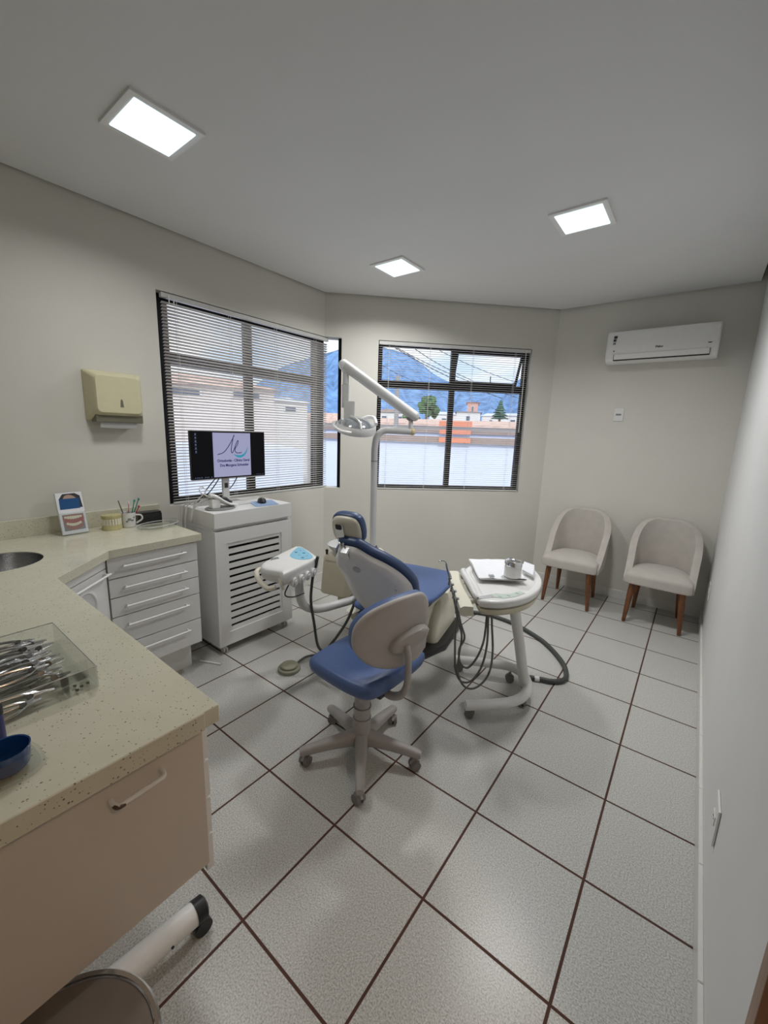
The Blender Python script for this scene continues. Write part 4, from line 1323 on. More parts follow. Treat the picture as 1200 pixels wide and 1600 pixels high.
for k in range(3):
    for j in range(2):
        b = B(); b.cyl((-1.79 + 0.055 * k + 0.01 * j, 1.085 - 0.022 * k - 0.045 * j, 0.7758), (-1.79 + 0.055 * k + 0.01 * j, 1.085 - 0.022 * k - 0.045 * j, 0.7766), 0.009, n=14)
        b.build('keypad_button', M['ink_blue'] if (k + j) % 2 else M['mousepad'], kpo)
b = B(); b.prism([(-1.792, 0.862), (-1.768, 0.838), (-1.757, 0.895), (-1.785, 0.905)], 0.7735, 0.7758); b.build('display', M['lcd'], hdx, smooth=False)
b = B(); b.tube([(-1.79, 0.860, 0.710), (-1.828, 0.825, 0.712), (-1.825, 0.785, 0.702), (-1.74, 0.742, 0.684), (-1.645, 0.728, 0.668), (-1.605, 0.748, 0.680)], [0.013, 0.014, 0.015, 0.015, 0.014, 0.011], n=14)
b.build('handle', M['cream_plastic'], t)
for i, (x, y) in enumerate(((-1.566, 0.835), (-1.572, 0.893), (-1.588, 0.952), (-1.606, 1.012))):
    b = B()
    b.cyl((x - 0.05, y - 0.012, 0.706), (x + 0.016, y + 0.005, 0.696), 0.024, 0.027, 18); b.cyl((x + 0.016, y + 0.005, 0.696), (x + 0.024, y + 0.007, 0.695), 0.014, n=14)
    b.build('instrument_holder', M['off_white'], t)
b = B(); b.tube([(-1.600, 0.770, 0.735), (-1.575, 0.765, 0.70), (-1.57, 0.775, 0.67)], 0.010, n=10); b.tube([(-1.585, 0.785, 0.74), (-1.560, 0.782, 0.71)], 0.008, n=10)
b.build('syringe_tip', M['cream_plastic'], t)
b = B(); b.cyl((-1.600, 1.052, 0.785), (-1.616, 1.046, 0.715), 0.009, 0.011, 14); b.build('handpiece', M['dark_rubber'], t)
b = B(); b.cyl((-1.616, 1.046, 0.715), (-1.624, 1.042, 0.675), 0.014, 0.018, 14); b.build('handpiece_socket', M['cream_plastic'], t)
b = B(); b.tube([(-1.625, 1.041, 0.68), (-1.634, 1.036, 0.60), (-1.640, 1.035, 0.494), (-1.624, 1.047, 0.347), (-1.606, 1.060, 0.206), (-1.575, 1.085, 0.17), (-1.53, 1.120, 0.235), (-1.485, 1.155, 0.325), (-1.461, 1.175, 0.385), (-1.453, 1.20, 0.44), (-1.46, 1.25, 0.50), (-1.50, 1.33, 0.50)], 0.0085, n=10)
b.build('hose', M['hose'], t)
b = B(); b.tube([(-1.64, 0.90, 0.690), (-1.630, 0.83, 0.61), (-1.60, 0.86, 0.59), (-1.64, 0.98, 0.565)], 0.004, n=8)
b.build('thin_cable', M['hose'], t)

# foot pedal
t = thing('foot_pedal', 'round olive foot pedal on the floor left of the stool', 'pedal', (-1.787, 0.982, 0))
b = B(); b.lathe([(0.001, 0.0), (0.070, 0.0), (0.0715, 0.004), (0.0715, 0.018), (0.068, 0.022), (0.058, 0.023), (0.001, 0.023)], (-1.787, 0.982, 0), 40); b.build('base', M['olive'], t)
b = B(); b.lathe([(0.001, 0.0232), (0.054, 0.0232), (0.055, 0.034), (0.051, 0.038), (0.001, 0.039)], (-1.787, 0.982, 0), 40); b.build('tread', M['olive'], t)
b = B(); b.tube([(-1.792, 1.050, 0.012), (-1.805, 1.10, 0.012), (-1.815, 1.145, 0.007), (-1.795, 1.190, 0.007), (-1.74, 1.25, 0.007), (-1.62, 1.33, 0.007), (-1.50, 1.40, 0.007)], 0.006, n=8); b.build('cable', M['hose_grey'], t)

# ------------------------------------------------------------------ operator stool
SCX, SCY = -0.977, 0.751
t = thing('operator_stool', 'blue swivel stool with grey back shell and five casters in front of the dental chair', 'stool', (SCX, SCY, 0))
for x, y in ((-1.133, 0.529), (-0.807, 0.545), (-0.727, 0.847), (-0.991, 1.024), (-1.227, 0.812)):
    d_ = Vector((x - SCX, y - SCY, 0)).normalized(); n_ = Vector((-d_.y, d_.x, 0)); L_ = 0.285
    b = B()
    rings = []
    for s_, z, hw, hh in ((0.02, 0.098, 0.032, 0.040), (0.06, 0.098, 0.029, 0.034), (0.14, 0.092, 0.024, 0.027), (0.22, 0.084, 0.021, 0.023), (0.275, 0.077, 0.020, 0.020), (0.291, 0.075, 0.015, 0.014)):
        c_ = Vector((SCX, SCY, z)) + d_ * s_
        rings.append([c_ + n_ * (u * 1.0) + Vector((0, 0, v)) for u, v in rrect(-hw, hw, -hh, hh, min(hw, hh) * 0.75, 4)])
    b.ring_loft(rings); lg = b.build('leg', M['grey_plastic'], t, ang=50)
    ca_ = math.atan2(d_.y, d_.x) + 0.7
    cx_, cy_ = SCX + d_.x * 0.270, SCY + d_.y * 0.270
    u_ = Vector((math.cos(ca_), math.sin(ca_), 0)); w_ = Vector((-u_.y, u_.x, 0))
    cc = Vector((cx_, cy_, 0.0245)) - u_ * 0.008
    b = B()
    for s_ in (-1, 1): b.cyl(cc + w_ * 0.006 * s_, cc + w_ * 0.022 * s_, 0.0245, 0.0225, 22)
    ca2 = b.build('caster', M['wheel'], lg)
    b = B(); b.cyl((cx_, cy_, 0.030), (cx_, cy_, 0.060), 0.007, n=10)
    b.M = frame(cc, u_, (0, 0, 1)); 
    b.prism([(0.027 * math.cos(a_), 0.027 * math.sin(a_)) for a_ in [math.radians(20 + 14 * k) for k in range(11)]] , -0.0055, 0.0055)
    b.build('caster_hood', M['grey_plastic'], lg)
b = B(); b.lathe([(0.001, 0.050), (0.040, 0.052), (0.046, 0.062), (0.046, 0.130), (0.043, 0.140), (0.0425, 0.205), (0.040, 0.207), (0.040, 0.262), (0.037, 0.264), (0.036, 0.330), (0.034, 0.333), (0.033, 0.395), (0.001, 0.395)], (SCX, SCY, 0), 28)
b.build('column', M['grey_plastic'], t)
b = B()
for z in (0.206, 0.263): b.lathe([(0.0405, z - 0.0015), (0.0432, z - 0.001), (0.0432, z + 0.001), (0.0405, z + 0.0015)], (SCX, SCY, 0), 28)
b.build('column_ring', M['mid_grey'], t)
b = B(); b.box(SCX - 0.11, SCX + 0.09, SCY - 0.065, SCY + 0.065, 0.394, 0.418, 0.006); b.build('seat_plate', M['black'], t)
OUTS = catmull([(-1.190, 0.640), (-1.165, 0.595), (-1.05, 0.578), (-0.93, 0.575), (-0.840, 0.590), (-0.800, 0.640), (-0.786, 0.79), (-0.790, 0.965), (-0.825, 1.015), (-0.93, 1.018), (-1.05, 1.008), (-1.165, 0.985), (-1.190, 0.940), (-1.198, 0.78)], 5)
b = B()
rings = []
for z, k in ((0.418, 0.78), (0.428, 0.90), (0.442, 0.975), (0.462, 1.0), (0.480, 0.995), (0.492, 0.965), (0.499, 0.90), (0.501, 0.75), (0.497, 0.4)):
    rings.append([(-1.005 + (x + 1.005) * k, 0.770 + (y - 0.770) * k, z + (0.005 * math.cos((y - 0.77) * 8) if k < 0.95 and z > 0.48 else 0)) for x, y in OUTS])
b.ring_loft(rings); b.build('seat', M['blue_vinyl'], t, ang=60)
# backrest: upright rounded panel turned a little to the side
SBM = frame((-0.775, 0.750, 0), (math.sin(math.radians(24)), math.cos(math.radians(24)), 0), (0, 0, 1))   # x along the panel, y up, z backwards
SO = catmull([(-0.207, 0.69), (-0.196, 0.755), (-0.146, 0.809), (-0.060, 0.845), (0.032, 0.859), (0.103, 0.855), (0.142, 0.820), (0.157, 0.755), (0.153, 0.640), (0.140, 0.585), (0.098, 0.553), (0.02, 0.545), (-0.05, 0.547), (-0.14, 0.580), (-0.192, 0.635)], 5)
def sback(specs):
    rings = []
    for n_, k in specs:
        ring = []
        for y, z in SO:
            yy = -0.022 + (y + 0.022) * k; zz = 0.70 + (z - 0.70) * k
            ring.append(SBM @ Vector((yy, zz, n_ - 0.030 * ((yy + 0.022) / 0.17) ** 2)))
        rings.append(ring)
    return rings
b = B(); b.ring_loft(sback([(0.012, 0.30), (0.012, 0.80), (0.009, 0.95), (0.002, 1.0), (-0.008, 1.01), (-0.014, 0.995)])); b.build('back_shell', M['grey_shell'], t, ang=50)
b = B(); b.ring_loft(sback([(-0.014, 0.985), (-0.022, 1.0), (-0.042, 1.0), (-0.054, 0.96), (-0.060, 0.85), (-0.062, 0.5)])); b.build('back_cushion', M['blue_vinyl'], t, ang=60)
BO = catmull([(-0.062, 0.640), (-0.03, 0.628), (0.03, 0.636), (0.095, 0.668), (0.120, 0.690), (0.118, 0.716), (0.075, 0.724), (0.0, 0.706), (-0.055, 0.676)], 4)
b = B(); b.ring_loft([[SBM @ Vector((0.02 + (x - 0.02) * k, 0.675 + (z - 0.675) * k, o_)) for x, z in BO] for o_, k in ((0.006, 1.0), (0.030, 0.97), (0.042, 0.85), (0.046, 0.5))])
b.build('back_boss', M['grey_plastic'], t, ang=50)
b = B(); b.tube([SBM @ Vector(p) for p in ((0.004, 0.665, 0.040), (0.006, 0.62, 0.052), (0.010, 0.55, 0.052), (0.010, 0.475, 0.044), (-0.002, 0.428, 0.026), (-0.02, 0.402, -0.014), (-0.03, 0.394, -0.06), (-0.03, 0.396, -0.13))], 0.0185, n=14, flat=0.75)
b.build('back_bar', M['grey_plastic'], t)
b = B(); b.box(-0.90, -0.835, 0.700, 0.765, 0.380, 0.417, 0.006); b.build('bar_clamp', M['black'], t)
b = B(); b.cyl((-0.92, 0.67, 0.385), (-0.895, 0.645, 0.382), 0.012, n=12); b.build('adjust_knob', M['grey_plastic'], t)

# ------------------------------------------------------------------ dentist's wheeled instrument table
t = thing('instrument_table', 'cream wheeled dental instrument table with hanging hoses in front of the armchairs', 'instrument table', (-0.68, 1.60, 0))
b = B(); b.tube([(-0.700, 1.295, 0.086), (-0.60, 1.385, 0.088), (-0.520, 1.475, 0.090), (-0.482, 1.575, 0.092), (-0.497, 1.690, 0.092), (-0.560, 1.785, 0.092), (-0.65, 1.815, 0.091), (-0.76, 1.770, 0.089), (-0.860, 1.720, 0.088), (-0.962, 1.665, 0.087)], 0.0275, n=20, smooth=5)
b.build('base_frame', M['off_white'], t)
b = B(); b.tube([(-0.512, 1.678, 0.100), (-0.525, 1.650, 0.20), (-0.548, 1.590, 0.42), (-0.572, 1.525, 0.632)], [0.031, 0.029, 0.0285, 0.029], n=20, smooth=3)
b.build('post', M['off_white'], t)
for x, y, a_ in ((-0.690, 1.330, 0.2), (-0.945, 1.690, 1.0), (-0.500, 1.610, 2.2), (-0.640, 1.795, 0.5)):
    u_ = Vector((math.cos(a_), math.sin(a_), 0)); w_ = Vector((-u_.y, u_.x, 0)); cc = Vector((x, y, 0.026))
    b = B()
    for s_ in (-1, 1): b.cyl(cc + w_ * 0.004 * s_, cc + w_ * 0.020 * s_, 0.026, 0.024, 22)
    cs = b.build('caster', M['wheel'], t)
    b = B(); b.cyl((x, y, 0.030), (x, y, 0.066), 0.008, n=10)
    b.M = frame(cc, u_, (0, 0, 1)); b.prism([(0.029 * math.cos(q), 0.029 * math.sin(q)) for q in [math.radians(15 + 14 * k) for k in range(12)]], -0.0038, 0.0038)
    b.build('caster_hood', M['mid_grey'], cs)
TO = [(-0.905, 1.585), (-0.80, 1.455), (-0.700, 1.318), (-0.655, 1.290), (-0.570, 1.350), (-0.505, 1.470), (-0.482, 1.610), (-0.500, 1.760), (-0.560, 1.905), (-0.660, 2.025), (-0.775, 2.075), (-0.885, 2.030), (-0.950, 1.900), (-0.955, 1.75), (-0.940, 1.645)]
TOs = catmull(TO, 4)
def tl(k, z, o=(-0.70, 1.69), pts=None): return [(o[0] + (x - o[0]) * k, o[1] + (y - o[1]) * k, z) for x, y in (pts or TOs)]
b = B(); b.ring_loft([tl(0.50, 0.604), tl(0.76, 0.604), tl(0.90, 0.616), tl(0.965, 0.654)]); b.build('underside', M['beige'], t, ang=50)
b = B(); b.ring_loft([tl(0.78, 0.648), tl(0.93, 0.654), tl(0.99, 0.675), tl(1.0, 0.692), tl(0.985, 0.703), tl(0.95, 0.707), tl(0.86, 0.706), tl(0.80, 0.698), tl(0.78, 0.693), tl(0.4, 0.692)])
tb = b.build('table_top', M['off_white'], t, ang=50)
gp = [(-0.655, 1.400), (-0.625, 1.372), (-0.585, 1.385), (-0.545, 1.450), (-0.522, 1.535), (-0.555, 1.548), (-0.580, 1.470)]
b = B(); b.prism(gp, 0.7068, 0.7080); pg = b.build('control_panel', M['pale_green'], tb, smooth=False)
for x, y in ((-0.605, 1.395), (-0.575, 1.438), (-0.552, 1.500)):
    b = B(); b.box(x - 0.010, x + 0.010, y - 0.0025, y + 0.0025, 0.708, 0.7088); b.build('panel_key', M['ink_grey'], pg)
b = B(); b.prism(catmull([(-0.690, 1.318), (-0.672, 1.300), (-0.640, 1.345), (-0.612, 1.405), (-0.618, 1.430), (-0.640, 1.420), (-0.668, 1.365)], 4), 0.7066, 0.7078)
b.build('grip_slot', M['plug'], tb, smooth=False)
b = B(); b.tube([(-0.940, 1.660, 0.708), (-0.915, 1.585, 0.724), (-0.860, 1.505, 0.728), (-0.780, 1.405, 0.726), (-0.715, 1.325, 0.716), (-0.690, 1.305, 0.704)], [0.010, 0.015, 0.017, 0.017, 0.014, 0.010], n=14)
b.build('side_rail', M['off_white'], t)
# holder bar in front of the table edge
h0 = Vector((-0.985, 1.600, 0.690)); h1 = Vector((-0.700, 1.215, 0.672)); hd2 = (h1 - h0).normalized(); hn = Vector((hd2.y, -hd2.x, 0)).normalized()
if hn.x > 0: hn = -hn
b = B()
b.ring_loft([[p + hn * u + Vector((0, 0, v)) for u, v in ((-0.035, -0.036), (0.020, -0.040), (0.036, -0.024), (0.034, 0.004), (0.016, 0.014), (-0.030, 0.012))] for p in (h0, h0 + hd2 * 0.01, h1 - hd2 * 0.01, h1)])
hb = b.build('holder_bar', M['cream_plastic'], t, ang=50)
for k in range(4):
    p = h0 + (h1 - h0) * (0.22 + 0.19 * k)
    b = B(); b.cyl(p + hn * 0.026 + Vector((0, 0, 0.010)), p + hn * 0.034 + Vector((0, 0, -0.034)), 0.0125, n=14); b.build('instrument_slot', M['mid_grey'], hb)
b = B(); b.tube([h0 + hd2 * 0.02 - hn * 0.03, h0 + hd2 * 0.09 - hn * 0.085 + Vector((0, 0, -0.01))], 0.012, n=10, smooth=0); b.tube([h1 - hd2 * 0.08 - hn * 0.03, h1 - hd2 * 0.13 - hn * 0.09 + Vector((0, 0, -0.01))], 0.012, n=10, smooth=0)
b.build('bar_arm', M['cream_plastic'], t)
# the one instrument standing up in the bar
p = h0 + (h1 - h0) * 0.20 + hn * 0.028
b = B(); b.tube([p + Vector((0.015, 0.006, -0.045)), p + Vector((0, 0, 0.0)), p + Vector((-0.022, -0.008, 0.062)), p + Vector((-0.030, -0.010, 0.092))], [0.007, 0.0095, 0.008, 0.006], n=12)
sy = b.build('air_water_syringe', M['steel'], t)
b = B(); b.cyl(p + Vector((-0.004, -0.001, 0.004)), p + Vector((-0.001, 0, -0.012)), 0.0115, n=14); b.build('syringe_collar', M['black'], sy)
b = B(); b.tube([p + Vector((-0.030, -0.010, 0.090)), p + Vector((-0.040, -0.014, 0.104)), p + Vector((-0.062, -0.024, 0.103)), p + Vector((-0.072, -0.028, 0.096))], 0.003, n=8); b.build('syringe_nozzle', M['steel'], sy)
# hanging hoses
def hose_loop(P, r=0.0062):
    b = B(); b.tube(P, r, n=8, smooth=6); b.build('hose', M['hose_grey'], t)
q0 = h0 + (h1 - h0) * 0.22 + hn * 0.03
e0 = Vector((-0.715, 1.515, 0.640)); e1 = Vector((-0.700, 1.525, 0.640)); e2 = Vector((-0.690, 1.53, 0.640))
hose_loop([q0 + Vector((0.015, 0.0, -0.035)), (-0.860, 1.435, 0.52), (-0.856, 1.425, 0.40), (-0.850, 1.430, 0.26), (-0.842, 1.435, 0.17), (-0.810, 1.45, 0.105), (-0.762, 1.485, 0.110), (-0.720, 1.515, 0.20), (-0.702, 1.525, 0.34), (-0.706, 1.52, 0.50), e0])
hose_loop([h0 + (h1 - h0) * 0.40 + hn * 0.03 + Vector((0, 0, -0.03)), (-0.838, 1.40, 0.52), (-0.818, 1.43, 0.40), (-0.828, 1.435, 0.26), (-0.825, 1.437, 0.15), (-0.785, 1.46, 0.072), (-0.730, 1.50, 0.075), (-0.682, 1.540, 0.16), (-0.672, 1.545, 0.30), (-0.688, 1.535, 0.48), e1])
hose_loop([h0 + (h1 - h0) * 0.58 + hn * 0.03 + Vector((0, 0, -0.03)), (-0.800, 1.37, 0.50), (-0.795, 1.42, 0.40), (-0.835, 1.45, 0.30), (-0.825, 1.45, 0.22), (-0.790, 1.48, 0.185), (-0.750, 1.505, 0.25), (-0.722, 1.52, 0.36), (-0.716, 1.52, 0.50), (-0.72, 1.52, 0.640)])
# thick supply hose along the floor
b = B(); b.tube([(-0.535, 1.720, 0.060), (-0.555, 1.80, 0.035), (-0.560, 1.885, 0.018), (-0.490, 1.925, 0.0165), (-0.425, 1.950, 0.0165), (-0.372, 2.01, 0.0165), (-0.375, 2.10, 0.0165), (-0.44, 2.24, 0.0165), (-0.60, 2.42, 0.0165), (-0.78, 2.53, 0.0165), (-0.95, 2.59, 0.0165), (-1.16, 2.59, 0.0165), (-1.33, 2.50, 0.0165), (-1.45, 2.38, 0.020), (-1.47, 2.32, 0.022)], 0.0155, n=14, smooth=6)
hs = b.build('supply_hose', M['hose'], t)
b = B(); b.cyl((-0.520, 1.908, 0.0168), (-0.495, 1.922, 0.0168), 0.0165, n=14); b.build('hose_band', M['off_white'], hs)

# things on the instrument table
def quad_at(z): return [(-0.968, 1.812), (-0.752, 1.508), (-0.595, 1.722), (-0.812, 2.020)]
t = thing('tray', 'white square tray lying askew on the instrument table', 'tray', (-0.78, 1.76, 0.708))
tr = Vector((-0.782, 1.765, 0)); te = Vector((0.215, -0.304, 0)).normalized()
TM = frame((tr.x, tr.y, 0.7085), (te.x, te.y, 0), (-te.y, te.x, 0))
b = B(); b.M = TM
b.ring_loft([[(x, y, 0.0) for x, y in rrect(-0.165, 0.165, -0.125, 0.125, 0.012)], [(x, y, 0.014) for x, y in rrect(-0.182, 0.182, -0.138, 0.138, 0.012)], [(x, y, 0.014) for x, y in rrect(-0.178, 0.178, -0.134, 0.134, 0.012)], [(x, y, 0.004) for x, y in rrect(-0.164, 0.164, -0.122, 0.122, 0.010)]])
b.build('tray_body', M['white_metal'], t, ang=40)
b = B(); b.M = TM
rings = []
rn = random.Random(5)
N1, N2 = 16, 13
grid = [[None] * (N2 + 1) for _ in range(N1 + 1)]
for i in range(N1 + 1):
    for j in range(N2 + 1):
        x = -0.178 + 0.356 * i / N1; y = -0.134 + 0.272 * j / N2
        z = 0.0155 + 0.0035 * math.sin(x * 31 + y * 22) * (0.3 + 0.7 * (y + 0.14) / 0.27) + 0.003 * math.sin(y * 40 - x * 13) + 0.002
        if i in (0, N1) or j in (0, N2): z = max(z - 0.001, 0.0155)
        grid[i][j] = b.v((x, y, max(z, 0.0152)))
lower = [[b.bm.verts.new(grid[i][j].co - Vector((0, 0, 0.0007))) for j in range(N2 + 1)] for i in range(N1 + 1)]
for i in range(N1):
    for j in range(N2):
        b.face([grid[i][j], grid[i + 1][j], grid[i + 1][j + 1], grid[i][j + 1]])
        b.face([lower[i][j], lower[i][j + 1], lower[i + 1][j + 1], lower[i + 1][j]])
for i in range(N1):
    b.face([grid[i][0], lower[i][0], lower[i + 1][0], grid[i + 1][0]]); b.face([grid[i][N2], grid[i + 1][N2], lower[i + 1][N2], lower[i][N2]])
for j in range(N2):
    b.face([grid[0][j], grid[0][j + 1], lower[0][j + 1], lower[0][j]]); b.face([grid[N1][j], lower[N1][j], lower[N1][j + 1], grid[N1][j + 1]])
o = b.build('paper_sheet', M['paper'], None, ang=80)
tag(o, 'creased white paper sheet covering the tray on the instrument table', 'paper')
b = B()
b.ring_loft([[(-0.650, 1.860, 0.712), (-0.560, 1.800, 0.712), (-0.568, 1.802, 0.726), (-0.652, 1.862, 0.726)], [(-0.665, 1.925, 0.712), (-0.575, 1.870, 0.712), (-0.590, 1.885, 0.762), (-0.668, 1.930, 0.758)]])
o = b.build('folded_paper', M['paper'], None, ang=20)
tag(o, 'folded white paper flap standing behind the chrome lidded jar', 'paper')
t = thing('cotton_dispenser', 'white cylindrical jar with chrome lid on the instrument table', 'jar', (-0.645, 1.668, 0.728))
jc = (-0.652, 1.690)
b = B(); b.lathe([(0.001, 0.7290), (0.047, 0.7290), (0.049, 0.733), (0.049, 0.790), (0.047, 0.794), (0.001, 0.794)], (jc[0], jc[1], 0), 40); b.build('body', M['off_white'], t)
b = B(); b.lathe([(0.048, 0.7942), (0.050, 0.797), (0.050, 0.815), (0.046, 0.823), (0.034, 0.829), (0.020, 0.828), (0.018, 0.822), (0.001, 0.821)], (jc[0], jc[1], 0), 40); ld = b.build('lid', M['chrome'], t)
b = B(); b.lathe([(0.001, 0.8225), (0.012, 0.8225), (0.013, 0.829), (0.008, 0.833), (0.001, 0.834)], (jc[0], jc[1], 0), 20); b.build('lid_knob', M['chrome'], ld)
for k, (x, y, a_) in enumerate(((-0.752, 1.600, 0.3), (-0.738, 1.606, 1.3), (-0.742, 1.588, 2.1), (-0.727, 1.592, 0.8))):
    b = B(); b.M = Matrix.Translation((x, y, 0.7305)) @ Matrix.Rotation(a_, 4, 'Z')
    b.box(-0.007, 0.007, -0.0045, 0.0045, 0, 0.004, 0.001, 1); b.box(-0.006, -0.002, -0.005, 0.005, 0.004, 0.008); b.box(0.002, 0.006, -0.005, 0.005, 0.004, 0.008)
    o = b.build('metal_bracket', M['steel'], None); tag(o, 'small steel bracket on the paper beside the jar', 'bracket', 'steel brackets on the paper')

# ------------------------------------------------------------------ things on the counter by the wall
t = thing('brochure_stand', 'clear brochure holder with a smile leaflet leaning at the backsplash', 'brochure stand', (-2.68, 0.172, WT))
BM = frame((-2.664, 0.172, WT + 0.004), (-0.06, 1, 0), (-0.22, 0, 1))
if BM.to_3x3().col[2].x < 0: BM = frame((-2.664, 0.172, WT + 0.004), (0.06, -1, 0), (-0.22, 0, 1))
def bq(b, pts, z0, z1): b.M = BM; b.prism(pts, z0, z1)
b = B(); b.M = BM; b.box(-0.066, 0.066, -0.002, 0.125, 0.004, 0.006); b.box(-0.066, 0.066, -0.002, 0.24, -0.016, -0.013); b.box(-0.066, 0.066, -0.002, 0.001, -0.014, 0.005)
b.build('acrylic_holder', M['acrylic'], t)
b = B(); b.M = BM; b.prism([(-0.063, 0.0), (-0.010, 0.0), (-0.10, 0.10), (-0.112, 0.14), (-0.063, 0.18)][::-1], -0.060, -0.057); b.bm.free(); 
b = B(); b.M = BM; b.box(-0.063, 0.063, 0.003, 0.240, -0.012, -0.0005); lf = b.build('leaflet', M['paper'], t)
def art(name, pts, mt, z0, z1=None):
    b = B(); b.M = BM; b.prism(pts, z0, z0 + 0.0003); return b.build(name, M[mt], lf, smooth=False)
art('hair', [(-0.050, 0.205), (-0.030, 0.233), (0.030, 0.234), (0.052, 0.218), (0.058, 0.150), (-0.051, 0.152)], 'ink_dark', -0.0004)
art('forehead', catmull([(-0.033, 0.200), (-0.020, 0.222), (0.005, 0.226), (0.025, 0.214), (0.036, 0.200), (0.036, 0.190), (-0.033, 0.190)], 4), 'skin', 0.0)
art('blue_panel', [(-0.052, 0.146), (0.044, 0.146), (0.046, 0.205), (-0.050, 0.206)], 'ink_blue', 0.0004)
art('white_panel', [(-0.062, 0.004), (0.062, 0.004), (0.062, 0.145), (-0.062, 0.145)], 'paper', 0.0008)
art('mouth_frame', [(-0.050, 0.022), (0.052, 0.024), (0.052, 0.115), (-0.050, 0.115)], 'ink_grey', 0.0012)
art('lips', catmull([(-0.049, 0.104), (-0.02, 0.114), (0.02, 0.114), (0.051, 0.104), (0.046, 0.05), (0.02, 0.028), (-0.02, 0.028), (-0.042, 0.055)], 4), 'lip', 0.0016)
art('tongue', catmull([(-0.043, 0.095), (0.0, 0.100), (0.045, 0.095), (0.035, 0.055), (0.0, 0.048), (-0.033, 0.058)], 4), 'gum', 0.0020)
for k in range(7):
    x = -0.036 + k * 0.012
    art('printed_tooth', catmull([(x - 0.0055, 0.104), (x + 0.0055, 0.104), (x + 0.005, 0.088 + 0.0007 * abs(k - 3) ** 2), (x - 0.005, 0.088 + 0.0007 * abs(k - 3) ** 2)], 3), 'tooth', 0.0024)
    art('printed_tooth', catmull([(x * 0.85 - 0.0048, 0.062 + 0.0008 * (k - 3) ** 2), (x * 0.85 + 0.0048, 0.062 + 0.0008 * (k - 3) ** 2), (x * 0.85 + 0.0045, 0.048 + 0.001 * (k - 3) ** 2), (x * 0.85 - 0.0045, 0.048 + 0.001 * (k - 3) ** 2)], 3), 'tooth', 0.0024)

# stone model of the teeth
t = thing('dental_model', 'yellowish dental cast with ivory teeth on the worktop beside the mug', 'dental model', (-2.660, 0.358, WT))
def horseshoe(z, k, cx=-2.672, cy=0.358):
    return [(cx + 0.050 * k * math.cos(a_) * (1.0 if math.cos(a_) > 0 else 0.75), cy + 0.055 * k * math.sin(a_), z) for a_ in [2 * PI * i / 36 for i in range(36)]]
b = B(); b.ring_loft([horseshoe(WT + 0.0005, 0.98), horseshoe(WT + 0.004, 1.0), horseshoe(WT + 0.024, 0.97), horseshoe(WT + 0.034, 0.88), horseshoe(WT + 0.036, 0.6)]); b.build('lower_base', M['stone'], t, ang=50)
b = B(); b.ring_loft([horseshoe(WT + 0.062, 0.6), horseshoe(WT + 0.064, 0.88), horseshoe(WT + 0.072, 0.97), horseshoe(WT + 0.088, 1.0), horseshoe(WT + 0.090, 0.97), horseshoe(WT + 0.091, 0.4)]); b.build('upper_base', M['stone'], t, ang=50)
for row, (z0, z1) in (('upper', (0.049, 0.068)), ('lower', (0.030, 0.050))):
    for k in range(10):
        a_ = math.radians(-78 + 156 * k / 9)
        x = -2.672 + 0.043 * math.cos(a_); y = 0.358 + 0.0475 * math.sin(a_)
        b = B(); b.M = Matrix.Translation((x, y, WT)) @ Matrix.Rotation(a_, 4, 'Z')
        b.box(-0.005, 0.005, -0.0062, 0.0062, z0, z1, 0.0025, 2); b.build('tooth', M['tooth'], t)
b = B(); b.box(-2.710, -2.690, 0.335, 0.381, WT + 0.030, WT + 0.068, 0.004); b.build('hinge_block', M['stone'], t)
# mug with brushes
mc = (-2.672, 0.452)
t = thing('mug', 'white printed mug holding brushes on the worktop', 'mug', (mc[0], mc[1], WT))
b = B(); b.lathe([(0.001, 0.0005), (0.034, 0.0005), (0.0375, 0.004), (0.040, 0.088), (0.0395, 0.092), (0.0370, 0.090), (0.034, 0.010), (0.001, 0.008)], (mc[0], mc[1], WT), 36); mb = b.build('cup', M['ceramic'], t)
b = B(); b.tube([(mc[0] + 0.020, mc[1] + 0.034, WT + 0.075), (mc[0] + 0.032, mc[1] + 0.060, WT + 0.070), (mc[0] + 0.034, mc[1] + 0.064, WT + 0.045), (mc[0] + 0.020, mc[1] + 0.036, WT + 0.022)], 0.0052, n=10); b.build('handle', M['ceramic'], t)
for a_, z, w_ in ((-0.25, 0.052, 0.009), (0.15, 0.045, 0.007), (0.45, 0.062, 0.006), (-0.6, 0.040, 0.006)):
    b = B(); x = mc[0] + 0.0394 * math.cos(a_); y = mc[1] + 0.0394 * math.sin(a_)
    b.M = Matrix.Translation((x, y, WT + z)) @ Matrix.Rotation(a_, 4, 'Z'); b.box(-0.001, 0.0008, -w_, w_, -w_ * 0.8, w_ * 0.8); b.build('print_motif', M['ink_grey'], mb)
